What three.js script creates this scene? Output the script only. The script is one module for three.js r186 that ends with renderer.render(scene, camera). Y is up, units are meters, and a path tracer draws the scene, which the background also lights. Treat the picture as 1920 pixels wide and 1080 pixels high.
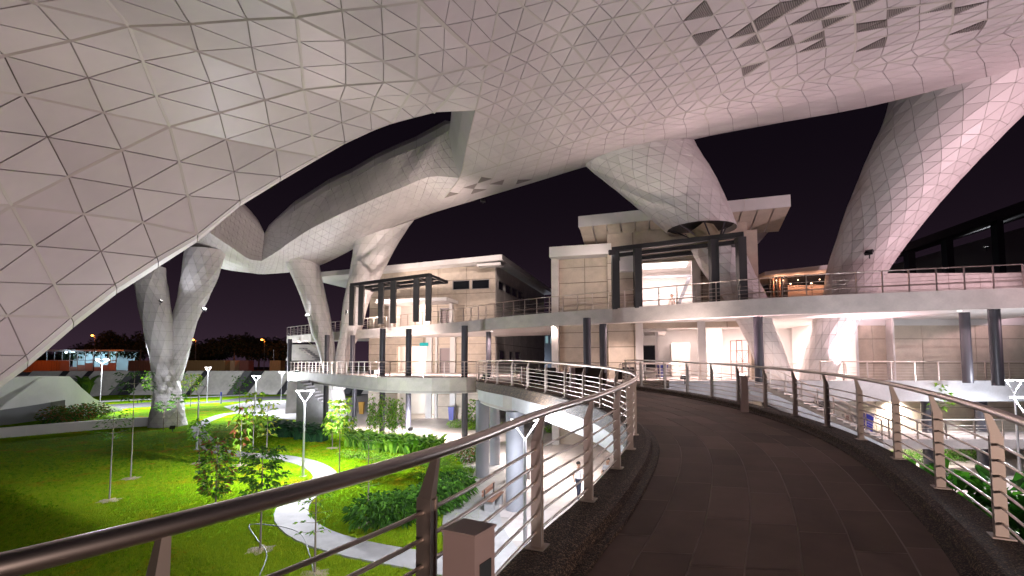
import * as THREE from 'three';
import { mergeGeometries } from 'three/addons/utils/BufferGeometryUtils.js';
import { MarchingCubes } from 'three/addons/objects/MarchingCubes.js';
import { RectAreaLightUniformsLib } from 'three/addons/lights/RectAreaLightUniformsLib.js';
RectAreaLightUniformsLib.init();

// ---------------------------------------------------------------- camera, sky, moon, exposure
const scene = new THREE.Scene();
const EYE = 6.0, FOCAL = 930, PITCH = 3.5 * Math.PI / 180, SHIFT = 83;
const camera = new THREE.PerspectiveCamera(2 * Math.atan(540 / FOCAL) * 180 / Math.PI, 16 / 9, 0.1, 900);
camera.position.set(0, EYE, 0);
camera.rotation.set(PITCH, 0, 0);
camera.setViewOffset(1920, 1080, 0, -SHIFT, 1920, 1080);
{
  const W = 64, H = 128, d = new Float32Array(W * H * 4);
  for (let y = 0; y < H; y++) for (let x = 0; x < W; x++) {
    const el = (y + 0.5) / H * 2 - 1, e = Math.max(0, el), k = Math.exp(-e * 12);
    const i = (y * W + x) * 4;
    d[i] = 0.0024 + 0.026 * k; d[i + 1] = 0.0015 + 0.0145 * k; d[i + 2] = 0.003 + 0.023 * k; d[i + 3] = 1;
  }
  const sky = new THREE.DataTexture(d, W, H, THREE.RGBAFormat, THREE.FloatType);
  sky.mapping = THREE.EquirectangularReflectionMapping; sky.magFilter = THREE.LinearFilter; sky.needsUpdate = true;
  scene.background = sky; scene.environment = sky;
}
const moon = new THREE.DirectionalLight(0xcfd6ff, 0.02);
moon.position.set(-60, 120, 40); moon.target.position.set(0, 0, -40);
moon.castShadow = true; moon.shadow.radius = 2; moon.shadow.mapSize.set(2048, 2048);
Object.assign(moon.shadow.camera, { left: -90, right: 90, top: 90, bottom: -90, near: 1, far: 320 });
scene.add(moon, moon.target);
const renderer = new THREE.WebGLRenderer({ antialias: true });
renderer.setSize(1024, 576);
renderer.shadowMap.enabled = true; renderer.shadowMap.type = THREE.PCFSoftShadowMap;
renderer.toneMapping = THREE.LinearToneMapping;
renderer.toneMappingExposure = 1.4;

// ---------------------------------------------------------------- helpers
let seed = 20240611;
const rnd = () => { seed = (seed * 1664525 + 1013904223) >>> 0; return seed / 4294967296; };
const rr = (a, b) => a + (b - a) * rnd();
const V = (x, y, z) => new THREE.Vector3(x, y, z);
const lerp = (a, b, t) => a + (b - a) * t;
const CP = Math.cos(PITCH), SP = Math.sin(PITCH);
function look(u, v) { const x = (u - 960) / FOCAL, y = -(v - 540 - SHIFT) / FOCAL, Y = y * CP + SP, Z = CP - y * SP; return [x / Z, Y / Z]; }
const at = (u, v, d) => { const r = look(u, v); return V(r[0] * d, EYE + r[1] * d, -d); };       // the point seen at (u, v) at depth d metres
const gp = (u, v, y = 0) => { const r = look(u, v), d = (y - EYE) / r[1]; return V(r[0] * d, y, -d); }; // the point of the level y seen at (u, v)
function seenAt(p) { const y = p.y - EYE, yc = y * CP + p.z * SP, zc = -y * SP + p.z * CP; return [960 + FOCAL * p.x / -zc, 540 + SHIFT - FOCAL * yc / -zc]; }

const counts = {};
const numbered = n => { const k = counts[n] = (counts[n] ?? -1) + 1; return k ? n + '_' + String(k).padStart(3, '0') : n; };
function thing(name, label, category, pos, group) {
  const o = new THREE.Group(); o.name = numbered(name); o.userData = { label, category };
  if (group) o.userData.group = group;
  if (pos) o.position.copy(pos);
  scene.add(o); return o;
}
function structure(o) { o.userData.kind = 'structure'; return o; }

class MB {                                   // collects faces; build() makes one mesh of them
  constructor() { this.p = []; this.n = []; this.c = null; }
  tri(a, b, c, na, nb, nc) {
    if (!na) { na = nb = nc = b.clone().sub(a).cross(c.clone().sub(a)).normalize(); }
    this.p.push(a.x, a.y, a.z, b.x, b.y, b.z, c.x, c.y, c.z);
    this.n.push(na.x, na.y, na.z, nb.x, nb.y, nb.z, nc.x, nc.y, nc.z);
    if (this.c) for (let i = 0; i < 3; i++) this.c.push(...this.col);
    return this;
  }
  color(r, g, b) { this.c ??= []; this.col = [r, g, b]; return this; }
  quad(a, b, c, d) { return this.tri(a, b, c).tri(a, c, d); }
  hexa(b, t) {                               // 4 bottom and 4 top corners, same turn
    const n = b.length; for (let i = 0; i < n; i++) { const j = (i + 1) % n; this.quad(b[i], b[j], t[j], t[i]); }
    for (let i = 1; i < n - 1; i++) { this.tri(t[0], t[i], t[i + 1]); this.tri(b[0], b[i + 1], b[i]); }
    return this;
  }
  box(x0, x1, y0, y1, z0, z1) { const f = y => [V(x0, y, z1), V(x1, y, z1), V(x1, y, z0), V(x0, y, z0)]; return this.hexa(f(y0), f(y1)); }
  obox(o, a, b, c) {                         // corner o and three edge vectors
    const s = (...v) => v.reduce((m, k) => m.add(k), o.clone());
    let [A, B, C] = [a, b, c];
    if (A.clone().cross(B).dot(C) < 0) [A, B] = [B, A];
    return this.hexa([s(), s(A), s(A, B), s(B)], [s(C), s(A, C), s(A, B, C), s(B, C)]);
  }
  beam(p, q, w, h, up = V(0, 1, 0)) {        // a bar from p to q, w wide, h high, centred
    const d = q.clone().sub(p), s = d.clone().cross(up).normalize(), u = s.clone().cross(d).normalize();
    return this.obox(p.clone().addScaledVector(s, -w / 2).addScaledVector(u, -h / 2), s.multiplyScalar(w), u.multiplyScalar(h), d);
  }
  tube(pts, r, seg = 8, closed = false, cap = true) {
    const n = pts.length, rings = [], R = i => typeof r === 'number' ? r : r[i];
    let up = V(0, 1, 0);
    for (let i = 0; i < n; i++) {
      const a = pts[closed ? (i - 1 + n) % n : Math.max(0, i - 1)], b = pts[closed ? (i + 1) % n : Math.min(n - 1, i + 1)];
      const d = b.clone().sub(a).normalize();
      if (Math.abs(d.dot(up)) > 0.98) up = Math.abs(d.x) < 0.9 ? V(1, 0, 0) : V(0, 0, 1);
      const s = d.clone().cross(up).normalize(), u = s.clone().cross(d).normalize(); up = u;
      const ring = []; for (let k = 0; k < seg; k++) { const t = k / seg * Math.PI * 2, m = s.clone().multiplyScalar(Math.cos(t)).addScaledVector(u, Math.sin(t)); ring.push([pts[i].clone().addScaledVector(m, R(i)), m]); }
      rings.push(ring);
    }
    for (let i = 0; i < (closed ? n : n - 1); i++) for (let k = 0; k < seg; k++) {
      const a = rings[i][k], b = rings[i][(k + 1) % seg], c = rings[(i + 1) % n][(k + 1) % seg], d = rings[(i + 1) % n][k];
      this.tri(a[0], c[0], b[0], a[1], c[1], b[1]).tri(a[0], d[0], c[0], a[1], d[1], c[1]);
    }
    if (cap && !closed) for (const e of [0, n - 1]) for (let k = 1; k < seg - 1; k++) { const g = rings[e]; e ? this.tri(g[0][0], g[k + 1][0], g[k][0]) : this.tri(g[0][0], g[k][0], g[k + 1][0]); }
    return this;
  }
  cyl(p, q, r0, r1 = r0, seg = 12) { return this.tube([p, q], [r0, r1], seg); }
  ball(c, r, seg = 10, sy = 1) { const g = new THREE.SphereGeometry(r, seg, Math.max(6, seg >> 1)); g.scale(1, sy, 1); g.translate(c.x, c.y, c.z); return this.geo(g); }
  geo(g) { g = g.index ? g.toNonIndexed() : g; const P = g.attributes.position.array, N = g.attributes.normal.array; for (let i = 0; i < P.length; i++) { this.p.push(P[i]); this.n.push(N[i]); } if (this.c) for (let i = 0; i < P.length / 3; i++) this.c.push(...this.col); return this; }
  prism(poly, y0, y1) {                      // poly: [[x, depth], ...]; level slab
    let area = 0; poly.forEach((a, i) => { const b = poly[(i + 1) % poly.length]; area += a[0] * b[1] - b[0] * a[1]; });
    if (area < 0) poly = [...poly].reverse();
    const c = poly.map(q => new THREE.Vector2(q[0], q[1])), f = THREE.ShapeUtils.triangulateShape(c, []), P = (i, y) => V(poly[i][0], y, -poly[i][1]);
    for (const [a, b, d] of f) { this.tri(P(a, y1), P(b, y1), P(d, y1), V(0, 1, 0), V(0, 1, 0), V(0, 1, 0)); this.tri(P(a, y0), P(d, y0), P(b, y0), V(0, -1, 0), V(0, -1, 0), V(0, -1, 0)); }
    poly.forEach((q, i) => { const j = (i + 1) % poly.length; this.quad(P(i, y0), P(j, y0), P(j, y1), P(i, y1)); });
    return this;
  }
  geometry() {
    const g = new THREE.BufferGeometry(), P = this.p, N = this.n, uv = new Float32Array(P.length / 3 * 2);
    for (let i = 0; i < P.length / 9; i++) {                        // uv in metres, laid by the way each face points
      let ax = 0, ay = 0, az = 0; for (let k = 0; k < 3; k++) { ax += N[i * 9 + k * 3]; ay += N[i * 9 + k * 3 + 1]; az += N[i * 9 + k * 3 + 2]; }
      ax = Math.abs(ax); ay = Math.abs(ay); az = Math.abs(az);
      for (let k = 0; k < 3; k++) { const o = i * 9 + k * 3, q = (i * 3 + k) * 2;
        if (ay >= ax && ay >= az) { uv[q] = P[o]; uv[q + 1] = P[o + 2]; } else if (ax >= az) { uv[q] = P[o + 2]; uv[q + 1] = P[o + 1]; } else { uv[q] = P[o]; uv[q + 1] = P[o + 1]; } }
    }
    g.setAttribute('position', new THREE.Float32BufferAttribute(P, 3));
    g.setAttribute('normal', new THREE.Float32BufferAttribute(N, 3));
    g.setAttribute('uv', new THREE.BufferAttribute(uv, 2));
    if (this.c) g.setAttribute('color', new THREE.Float32BufferAttribute(this.c, 3));
    return g;
  }
  build(name, mat, parent, label) {
    const m = new THREE.Mesh(this.geometry(), mat); m.castShadow = m.receiveShadow = true;
    if (parent) { m.name = name; parent.add(m); } else { m.name = numbered(name); scene.add(m); }
    if (label) m.userData.label = label;
    return m;
  }
}
const tag = (o, label, category, group) => { o.userData.label = label; o.userData.category = category; if (group) o.userData.group = group; return o; };
// smooth line through points
const curve = (pts, n) => new THREE.CatmullRomCurve3(pts, false, 'centripetal').getSpacedPoints(n);

// ---------------------------------------------------------------- textures and materials
function valueNoise(w, h, cell, r = rnd) {   // tiling smooth noise 0..1
  const cw = Math.max(2, Math.round(w / cell)), ch = Math.max(2, Math.round(h / cell)), g = Array.from({ length: cw * ch }, r), out = new Float32Array(w * h);
  for (let y = 0; y < h; y++) for (let x = 0; x < w; x++) {
    const fx = x / w * cw, fy = y / h * ch, x0 = Math.floor(fx), y0 = Math.floor(fy); let tx = fx - x0, ty = fy - y0; tx = tx * tx * (3 - 2 * tx); ty = ty * ty * (3 - 2 * ty);
    const s = (a, b) => g[(b % ch) * cw + (a % cw)];
    out[y * w + x] = lerp(lerp(s(x0, y0), s(x0 + 1, y0), tx), lerp(s(x0, y0 + 1), s(x0 + 1, y0 + 1), tx), ty);
  }
  return out;
}
function texture(size, metres, fn, srgb = true) {   // fn(i) -> [r, g, b] in 0..255
  const d = new Uint8Array(size * size * 4);
  for (let i = 0; i < size * size; i++) { const c = fn(i); d[i * 4] = c[0]; d[i * 4 + 1] = c[1]; d[i * 4 + 2] = c[2]; d[i * 4 + 3] = 255; }
  const t = new THREE.DataTexture(d, size, size); t.wrapS = t.wrapT = THREE.RepeatWrapping; t.magFilter = THREE.LinearFilter; t.minFilter = THREE.LinearMipmapLinearFilter; t.generateMipmaps = true;
  t.repeat.set(1 / metres, 1 / metres); if (srgb) t.colorSpace = THREE.SRGBColorSpace; t.needsUpdate = true; return t;
}
const layers = (size, cells) => { const L = cells.map(([c, w]) => [valueNoise(size, size, c), w]); return i => L.reduce((s, [n, w]) => s + (n[i] - 0.5) * w, 0); };
function tinted(size, metres, cells, amount) {      // near-white map that varies a base colour
  const f = layers(size, cells); return texture(size, metres, i => { const k = Math.max(0, Math.min(255, 232 + f(i) * amount)); return [k, k, k]; });
}
const mats = {};
const lin = (r, g, b) => new THREE.Color().setRGB(r, g, b);
const mat = (c, roughness = 0.6, metalness = 0, extra = {}) => new THREE.MeshStandardMaterial({ color: lin(...c), roughness, metalness, ...extra });
const stain = tinted(512, 4, [[128, 1], [40, 0.7], [9, 0.35]], 26), fine = tinted(256, 0.8, [[40, 0.8], [8, 0.8], [2, 0.8]], 70), smear = tinted(512, 7, [[160, 1.2], [60, 0.7], [14, 0.3]], 12);
const roughMap = (() => { const f = layers(512, [[120, 1], [30, 0.8], [6, 0.4]]); return texture(512, 5, i => { const k = 200 + f(i) * 70; return [k, k, k]; }, false); })();
const M = {
  panel: [[0.56, 0.512, 0.505], [0.545, 0.497, 0.49], [0.575, 0.527, 0.52]].map(c => new THREE.MeshPhysicalMaterial({ color: lin(...c), roughness: 0.42, specularIntensity: 0.4, map: smear })),
  joint: mat([0.23, 0.2, 0.185], 0.8),
  seam: mat([0.40, 0.37, 0.33], 0.6),
  legPanel: [[0.60, 0.57, 0.555], [0.58, 0.55, 0.535], [0.62, 0.59, 0.575]].map(c => mat(c, 0.45)),
  legJoint: mat([0.33, 0.31, 0.29], 0.8),
  grille: mat([0.10, 0.09, 0.082], 0.6), slat: mat([0.23, 0.205, 0.19], 0.5),
  fascia: mat([0.74, 0.68, 0.635], 0.62, 0, { map: stain }),
  blueFascia: mat([0.62, 0.63, 0.66], 0.6, 0, { map: stain }),
  soffit: mat([0.80, 0.77, 0.74], 0.7, 0, { map: smear }),
  clad: [[0.61, 0.525, 0.425], [0.595, 0.51, 0.41], [0.63, 0.545, 0.445]].map(c => mat(c, 0.7, 0, { map: stain })),
  cladBack: mat([0.17, 0.145, 0.115], 0.9),
  white: mat([0.78, 0.76, 0.74], 0.65, 0, { map: smear }),
  render: mat([0.74, 0.70, 0.66], 0.75, 0, { map: stain }),
  warm: mat([0.72, 0.56, 0.48], 0.8, 0, { map: stain }),
  steel: mat([0.60, 0.535, 0.49], 0.36, 1),
  steelDull: mat([0.52, 0.45, 0.40], 0.6, 1),
  dark: mat([0.022, 0.022, 0.024], 0.5),
  column: mat([0.065, 0.062, 0.075], 0.42, 0.2),
  columnPale: mat([0.24, 0.25, 0.28], 0.5),
  glassDark: new THREE.MeshPhysicalMaterial({ color: lin(0.012, 0.014, 0.017), roughness: 0.08, metalness: 0 }),
  frame: mat([0.3, 0.29, 0.29], 0.5, 0.3),
  tile: [[0.255, 0.172, 0.142], [0.2, 0.134, 0.11], [0.3, 0.205, 0.17], [0.235, 0.16, 0.134]].map(c => new THREE.MeshPhysicalMaterial({ color: lin(...c), roughness: 0.72, specularIntensity: 0.35, map: stain })),
  tileJoint: mat([0.40, 0.31, 0.26], 0.9),
  paver: [[0.58, 0.52, 0.505], [0.55, 0.49, 0.475], [0.61, 0.55, 0.535]].map(c => mat(c, 0.6, 0, { map: stain })),
  paverJoint: mat([0.33, 0.3, 0.28], 0.9),
  concrete: mat([0.36, 0.355, 0.36], 0.8, 0, { map: stain }),
  asphalt: mat([0.075, 0.075, 0.08], 0.85, 0, { map: fine }),
  soil: mat([0.11, 0.07, 0.045], 0.95, 0, { map: fine }),
  sand: mat([0.42, 0.33, 0.24], 0.95, 0, { map: fine }),
  pole: mat([0.5, 0.5, 0.52], 0.4, 0.6),
  leaf: new THREE.MeshPhysicalMaterial({ color: 0xffffff, vertexColors: true, roughness: 0.8, transmission: 0.35, thickness: 0, specularIntensity: 0.35, side: THREE.DoubleSide }),
  bark: mat([0.16, 0.125, 0.09], 0.9), barkPale: mat([0.24, 0.21, 0.17], 0.9),
  rattan: mat([0.035, 0.022, 0.017], 0.7), blue: mat([0.02, 0.025, 0.25], 0.45), red: mat([0.6, 0.03, 0.02], 0.5), yellow: mat([0.55, 0.30, 0.05], 0.6),
  rust: mat([0.30, 0.10, 0.07], 0.6), timber: mat([0.26, 0.13, 0.085], 0.6, 0, { map: stain }),
};
const glow = (c, k) => new THREE.MeshStandardMaterial({ color: 0x000000, emissive: lin(...c), emissiveIntensity: k, roughness: 1 });
M.lampGlow = glow([1, 0.98, 0.95], 9); M.downGlow = glow([1, 0.93, 0.86], 6); M.orangeGlow = glow([1, 0.35, 0.05], 9); M.coolGlow = glow([0.75, 0.92, 1], 2.5);
{ // washed aggregate: pebbles of several browns and greys
  const S = 512, g = layers(S, [[90, 0.5]]), n = valueNoise(S, S, 5), m = valueNoise(S, S, 3), hgt = new Float32Array(S * S);
  const t = texture(S, 0.9, i => { const k = n[i] * 0.6 + m[i] * 0.6 - 0.2; hgt[i] = k; const b = k > 0.62 ? 176 : k > 0.5 ? 118 : k > 0.36 ? 78 : 38, w = g(i) * 16; return [b + w, b * 0.9 + w, b * 0.8 + w]; });
  const bmp = texture(S, 0.9, i => { const k = Math.max(0, Math.min(255, hgt[i] * 255)); return [k, k, k]; }, false);
  M.aggregate = new THREE.MeshStandardMaterial({ color: lin(0.75, 0.62, 0.52), map: t, bumpMap: bmp, bumpScale: 0.012, roughness: 0.7 });
}
{ // lawn: short turf with yellower and browner patches
  const S = 1024, a = valueNoise(S, S, 200), b = valueNoise(S, S, 60), c = valueNoise(S, S, 7), e = valueNoise(S, S, 2.5);
  const t = texture(S, 9, i => { const y = (a[i] - 0.5) * 0.9 + (b[i] - 0.5) * 0.9, w = Math.max(0, Math.min(1, (b[i] * 0.55 + a[i] * 0.45 + c[i] * 0.25 - 0.78) * 5)), f = 0.6 + 0.5 * c[i] + 0.36 * e[i]; const r = (lerp(100, 118, w) + y * 34) * f, g = (lerp(146, 112, w) + y * 18) * f, q = (lerp(22, 40, w) + y * 10) * f; return [Math.min(255, r), Math.min(255, g), q]; });
  const bm = texture(S, 9, i => { const k = 255 * (c[i] * 0.4 + e[i] * 0.6); return [k, k, k]; }, false);
  M.turf = new THREE.MeshPhysicalMaterial({ color: lin(1, 0.93, 0.2), map: t, bumpMap: bm, bumpScale: 0.03, roughness: 1, specularIntensity: 0.05 });
}
// lamps: a light of the fitting's size, just in front of its glowing face
function pointLamp(pos, cd, color, size = 0.08, parent = scene) { const l = new THREE.PointLight(color, cd, 0, 2); l.position.copy(pos); l.castShadow = true; l.shadow.radius = size / 0.02; l.shadow.mapSize.set(256, 256); parent.add(l); return l; }
function spotLamp(pos, aim, cd, color, angle, blend, size, parent = scene) {
  const l = new THREE.SpotLight(color, cd, 0, angle, blend, 2); l.position.copy(pos); l.target.position.copy(aim); l.castShadow = true; l.shadow.radius = size / 0.02; l.shadow.mapSize.set(256, 256); parent.add(l, l.target); return l;
}
// ---------------------------------------------------------------- nodes of the canopy's triangular grid, metres (column, row): x, y, z
const NODES_NEAR = {'-7,-4':[-18.1,13.02,-6.28],'-7,-3':[-18.38,12.05,-7.3],'-7,-2':[-18.64,11.07,-8.32],'-7,-1':[-18.9,10.09,-9.34],'-7,0':[-19.13,9.09,-10.35],'-7,1':[-19.35,8.08,-11.36],'-7,2':[-19.56,7.07,-12.36],'-7,3':[-19.74,6.03,-13.35],'-7,4':[-19.91,4.99,-14.34],'-7,5':[-20.07,3.94,-15.32],'-7,6':[-20.23,2.88,-16.3],'-6,-4':[-16.59,13.13,-6.29],'-6,-3':[-16.99,12.56,-7.47],'-6,-2':[-17.34,11.83,-8.58],'-6,-1':[-17.67,11.01,-9.66],'-6,0':[-17.97,10.13,-10.72],'-6,1':[-18.24,9.2,-11.76],'-6,2':[-18.48,8.23,-12.78],'-6,3':[-18.69,7.21,-13.78],'-6,4':[-18.87,6.16,-14.76],'-6,5':[-19.03,5.08,-15.72],'-6,6':[-19.18,4.0,-16.69],'-5,-4':[-15.09,13.23,-6.3],'-5,-3':[-15.54,12.92,-7.57],'-5,-2':[-15.97,12.43,-8.78],'-5,-1':[-16.37,11.81,-9.94],'-5,0':[-16.74,11.09,-11.06],'-5,1':[-17.08,10.27,-12.15],'-5,2':[-17.38,9.37,-13.2],'-5,3':[-17.62,8.4,-14.22],'-5,4':[-17.83,7.37,-15.21],'-5,5':[-17.99,6.26,-16.14],'-5,6':[-18.13,5.12,-17.07],'-4,-4':[-13.59,13.33,-6.31],'-4,-3':[-14.08,13.21,-7.65],'-4,-2':[-14.55,12.94,-8.94],'-4,-1':[-15.01,12.53,-10.18],'-4,0':[-15.46,11.97,-11.36],'-4,1':[-15.87,11.29,-12.51],'-4,2':[-16.25,10.5,-13.61],'-4,3':[-16.55,9.6,-14.66],'-4,4':[-16.78,8.58,-15.66],'-4,5':[-17.01,7.58,-16.66],'-4,6':[-17.08,6.24,-17.45],'-3,-4':[-12.09,13.42,-6.31],'-3,-3':[-12.6,13.44,-7.71],'-3,-2':[-13.1,13.35,-9.07],'-3,-1':[-13.6,13.16,-10.39],'-3,0':[-14.13,12.82,-11.64],'-3,1':[-14.62,12.29,-12.85],'-3,2':[-15.05,11.6,-14.0],'-3,3':[-15.53,10.87,-15.12],'-3,4':[-15.74,9.84,-16.14],'-3,5':[-15.9,8.72,-17.1],'-3,6':[-16.07,7.63,-18.02],'-2,-4':[-10.61,13.51,-6.31],'-2,-3':[-11.13,13.63,-7.75],'-2,-2':[-11.64,13.68,-9.15],'-2,-1':[-12.15,13.67,-10.54],'-2,0':[-12.68,13.65,-11.93],'-2,1':[-13.37,13.31,-13.15],'-2,2':[-13.84,12.71,-14.4],'-2,3':[-14.19,11.94,-15.53],'-2,4':[-14.52,11.03,-16.54],'-2,5':[-14.72,9.98,-17.55],'-2,6':[-14.94,8.94,-18.53],'-1,-4':[-9.14,13.58,-6.3],'-1,-3':[-9.67,13.78,-7.78],'-1,-2':[-10.18,13.93,-9.21],'-1,-1':[-10.68,14.04,-10.63],'-1,0':[-11.18,14.12,-12.06],'-1,1':[-11.81,13.92,-13.36],'-1,2':[-12.38,13.57,-14.6],'-1,3':[-12.78,12.95,-15.85],'-1,4':[-13.2,12.08,-16.93],'-1,5':[-13.55,11.14,-17.93],'-1,6':[-13.72,10.05,-18.95],'0,-4':[-7.67,13.65,-6.29],'0,-3':[-8.23,13.91,-7.8],'0,-2':[-8.74,14.11,-9.27],'0,-1':[-9.24,14.3,-10.7],'0,0':[-9.73,14.54,-12.09],'0,1':[-10.36,14.44,-13.43],'0,2':[-10.92,14.17,-14.76],'0,3':[-11.38,13.84,-16.04],'0,4':[-11.83,13.13,-17.23],'0,5':[-12.2,12.27,-18.31],'0,6':[-12.45,11.05,-19.35],'1,-4':[-6.21,13.72,-6.27],'1,-3':[-6.83,14.03,-7.83],'1,-2':[-7.35,14.27,-9.32],'1,-1':[-7.82,14.48,-10.77],'1,0':[-8.26,14.68,-12.21],'1,1':[-8.88,14.8,-13.53],'1,2':[-9.38,14.68,-14.91],'1,3':[-9.87,14.41,-16.23],'1,4':[-10.34,14.06,-17.48],'1,5':[-10.69,13.33,-18.67],'1,6':[-11.02,12.55,-19.73],'2,-4':[-4.75,13.78,-6.25],'2,-3':[-5.47,14.18,-7.9],'2,-2':[-6.03,14.44,-9.41],'2,-1':[-6.48,14.65,-10.85],'2,0':[-6.84,14.85,-12.28],'2,1':[-7.43,14.98,-13.63],'2,2':[-7.98,15.06,-14.96],'2,3':[-8.41,14.92,-16.35],'2,4':[-8.88,14.67,-17.66],'2,5':[-9.24,14.33,-18.93],'2,6':[-9.59,13.69,-20.11],'3,-3':[-4.22,14.4,-8.06],'3,-2':[-4.8,14.68,-9.58],'3,-1':[-5.25,14.86,-10.99],'3,0':[-5.59,14.96,-12.34],'3,1':[-6.1,15.19,-13.69],'3,2':[-6.61,15.27,-15.06],'3,3':[-7.1,15.32,-16.39],'3,4':[-7.52,15.21,-17.77],'3,5':[-7.91,14.95,-19.11],'3,6':[-8.22,14.66,-20.41],'4,-2':[-3.69,15.01,-9.86],'4,-1':[-4.15,15.18,-11.25],'4,0':[-4.47,15.25,-12.49],'4,1':[-4.85,15.34,-13.87],'4,2':[-5.28,15.46,-15.2],'4,3':[-5.73,15.55,-16.54],'4,4':[-6.38,15.67,-17.8],'4,5':[-6.77,15.53,-19.19],'4,6':[-7.1,15.35,-20.56],'5,-1':[-3.16,15.62,-11.66],'5,0':[-3.55,15.67,-12.91],'5,1':[-3.84,15.71,-14.15],'5,2':[-4.15,15.71,-15.45],'5,3':[-4.49,15.78,-16.76],'5,4':[-5.12,15.95,-18.01],'5,5':[-5.68,16.02,-19.29],'5,6':[-6.0,15.92,-20.65],'6,0':[-2.63,16.23,-13.46],'6,1':[-2.87,16.2,-14.58],'6,2':[-3.14,16.14,-15.82],'6,3':[-3.41,16.07,-17.12],'6,4':[-3.93,16.21,-18.36],'6,5':[-4.52,16.36,-19.59],'6,6':[-5.19,16.33,-20.84],'7,1':[-2.14,16.69,-15.14],'7,2':[-2.33,16.64,-16.31],'7,3':[-2.58,16.56,-17.57],'7,4':[-3.18,16.56,-18.85],'7,5':[-3.63,16.74,-20.07],'7,6':[-4.33,16.79,-21.25],'8,2':[-1.58,17.14,-16.85],'8,3':[-1.75,17.05,-18.02],'8,4':[-2.27,17.09,-19.28],'8,5':[-2.85,17.2,-20.57],'8,6':[-3.56,17.32,-21.84],'9,3':[-0.97,17.57,-18.58],'9,4':[-1.53,17.66,-19.84],'9,5':[-2.09,17.75,-21.1],'9,6':[-2.65,17.84,-22.36]};
const NODES_MAIN = {'-1,5':[-4.17,14.79,-8.2],'-1,6':[-4.39,17.19,-9.2],'0,4':[-2.57,16.18,-13.4],'0,5':[-2.32,17.64,-12.2],'0,6':[-1.74,18.8,-10.36],'1,-2':[-7.34,19.9,-45.35],'1,-1':[-5.32,18.9,-38.23],'1,0':[-3.57,18.6,-33.14],'1,1':[-2.6,18.6,-28.07],'1,2':[-1.66,17.5,-22.0],'1,3':[-0.97,17.58,-18.6],'1,4':[-0.26,18.09,-15.2],'1,5':[0.67,18.4,-12.25],'1,6':[1.77,18.34,-9.36],'2,-2':[-2.48,19.9,-41.16],'2,-1':[-1.64,18.9,-35.21],'2,0':[-0.85,18.6,-31.03],'2,1':[-0.09,18.6,-26.15],'2,2':[0.93,18.5,-22.03],'2,3':[1.81,18.53,-18.2],'2,4':[2.75,18.3,-14.77],'2,5':[3.91,18.13,-11.75],'2,6':[5.18,18.03,-9.1],'3,-2':[1.45,19.9,-37.78],'3,-1':[1.58,18.9,-32.56],'3,0':[1.82,18.6,-28.94],'3,1':[2.6,18.6,-24.42],'3,2':[3.68,18.5,-20.81],'3,3':[4.61,18.4,-16.84],'3,4':[5.88,18.3,-14.07],'3,5':[7.16,18.2,-11.29],'3,6':[8.44,18.1,-8.52],'4,-2':[4.96,19.9,-34.71],'4,-1':[4.58,18.9,-30.11],'4,0':[4.44,18.6,-26.98],'4,1':[5.3,18.6,-22.95],'4,2':[6.48,18.5,-19.36],'4,3':[7.63,18.4,-15.97],'4,4':[9.04,18.3,-13.11],'4,5':[10.52,18.22,-10.5],'4,6':[11.83,18.14,-7.83],'5,-2':[8.62,19.9,-31.93],'5,-1':[7.65,18.9,-27.95],'5,0':[7.06,18.6,-25.32],'5,1':[8.03,18.6,-21.51],'5,2':[9.29,18.5,-18.09],'5,3':[10.8,18.4,-15.21],'5,4':[12.17,18.3,-12.44],'5,5':[13.42,18.2,-9.78],'5,6':[14.7,18.1,-7.19],'6,-2':[12.13,19.9,-29.69],'6,-1':[10.64,18.9,-26.09],'6,0':[9.65,18.6,-23.74],'6,1':[10.69,18.6,-19.94],'6,2':[12.28,18.5,-17.05],'6,3':[13.65,18.4,-14.47],'6,4':[15.03,18.3,-11.9],'6,5':[16.4,18.2,-9.32],'6,6':[17.77,18.1,-6.74],'7,-2':[15.75,19.9,-27.93],'7,-1':[13.71,18.9,-24.42],'7,0':[12.31,18.6,-22.07],'7,1':[13.53,18.6,-18.74],'7,2':[15.27,18.5,-16.4],'7,3':[16.76,18.4,-13.9],'7,4':[18.07,18.3,-11.37],'7,5':[19.38,18.2,-8.85],'7,6':[20.77,18.1,-6.31],'8,-2':[19.34,19.9,-26.24],'8,-1':[16.73,18.9,-22.88],'8,0':[14.92,18.6,-20.62],'8,1':[16.46,18.6,-17.81],'8,2':[18.15,18.57,-15.46],'8,3':[20.4,18.56,-13.03],'8,4':[22.3,18.53,-10.54],'8,5':[23.6,18.45,-8.14],'8,6':[24.72,18.33,-5.8],'9,-2':[22.23,19.9,-24.11],'9,-1':[19.49,18.9,-21.2],'9,0':[17.67,18.6,-19.3],'9,1':[19.33,18.6,-16.92],'9,2':[20.99,18.6,-14.53],'9,3':[22.65,18.6,-12.15],'9,4':[24.31,18.6,-9.76],'9,5':[25.97,18.6,-7.38],'9,6':[27.63,18.6,-4.99],'10,-2':[24.93,19.9,-21.92],'10,-1':[22.17,18.9,-19.59],'10,0':[20.47,18.6,-18.2],'10,1':[20.48,18.45,-16.42],'10,2':[22.16,18.47,-14.12],'10,3':[24.37,18.56,-11.55],'10,4':[26.45,18.66,-8.98],'10,5':[28.43,18.76,-6.51],'10,6':[30.48,18.86,-4.12]};
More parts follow.
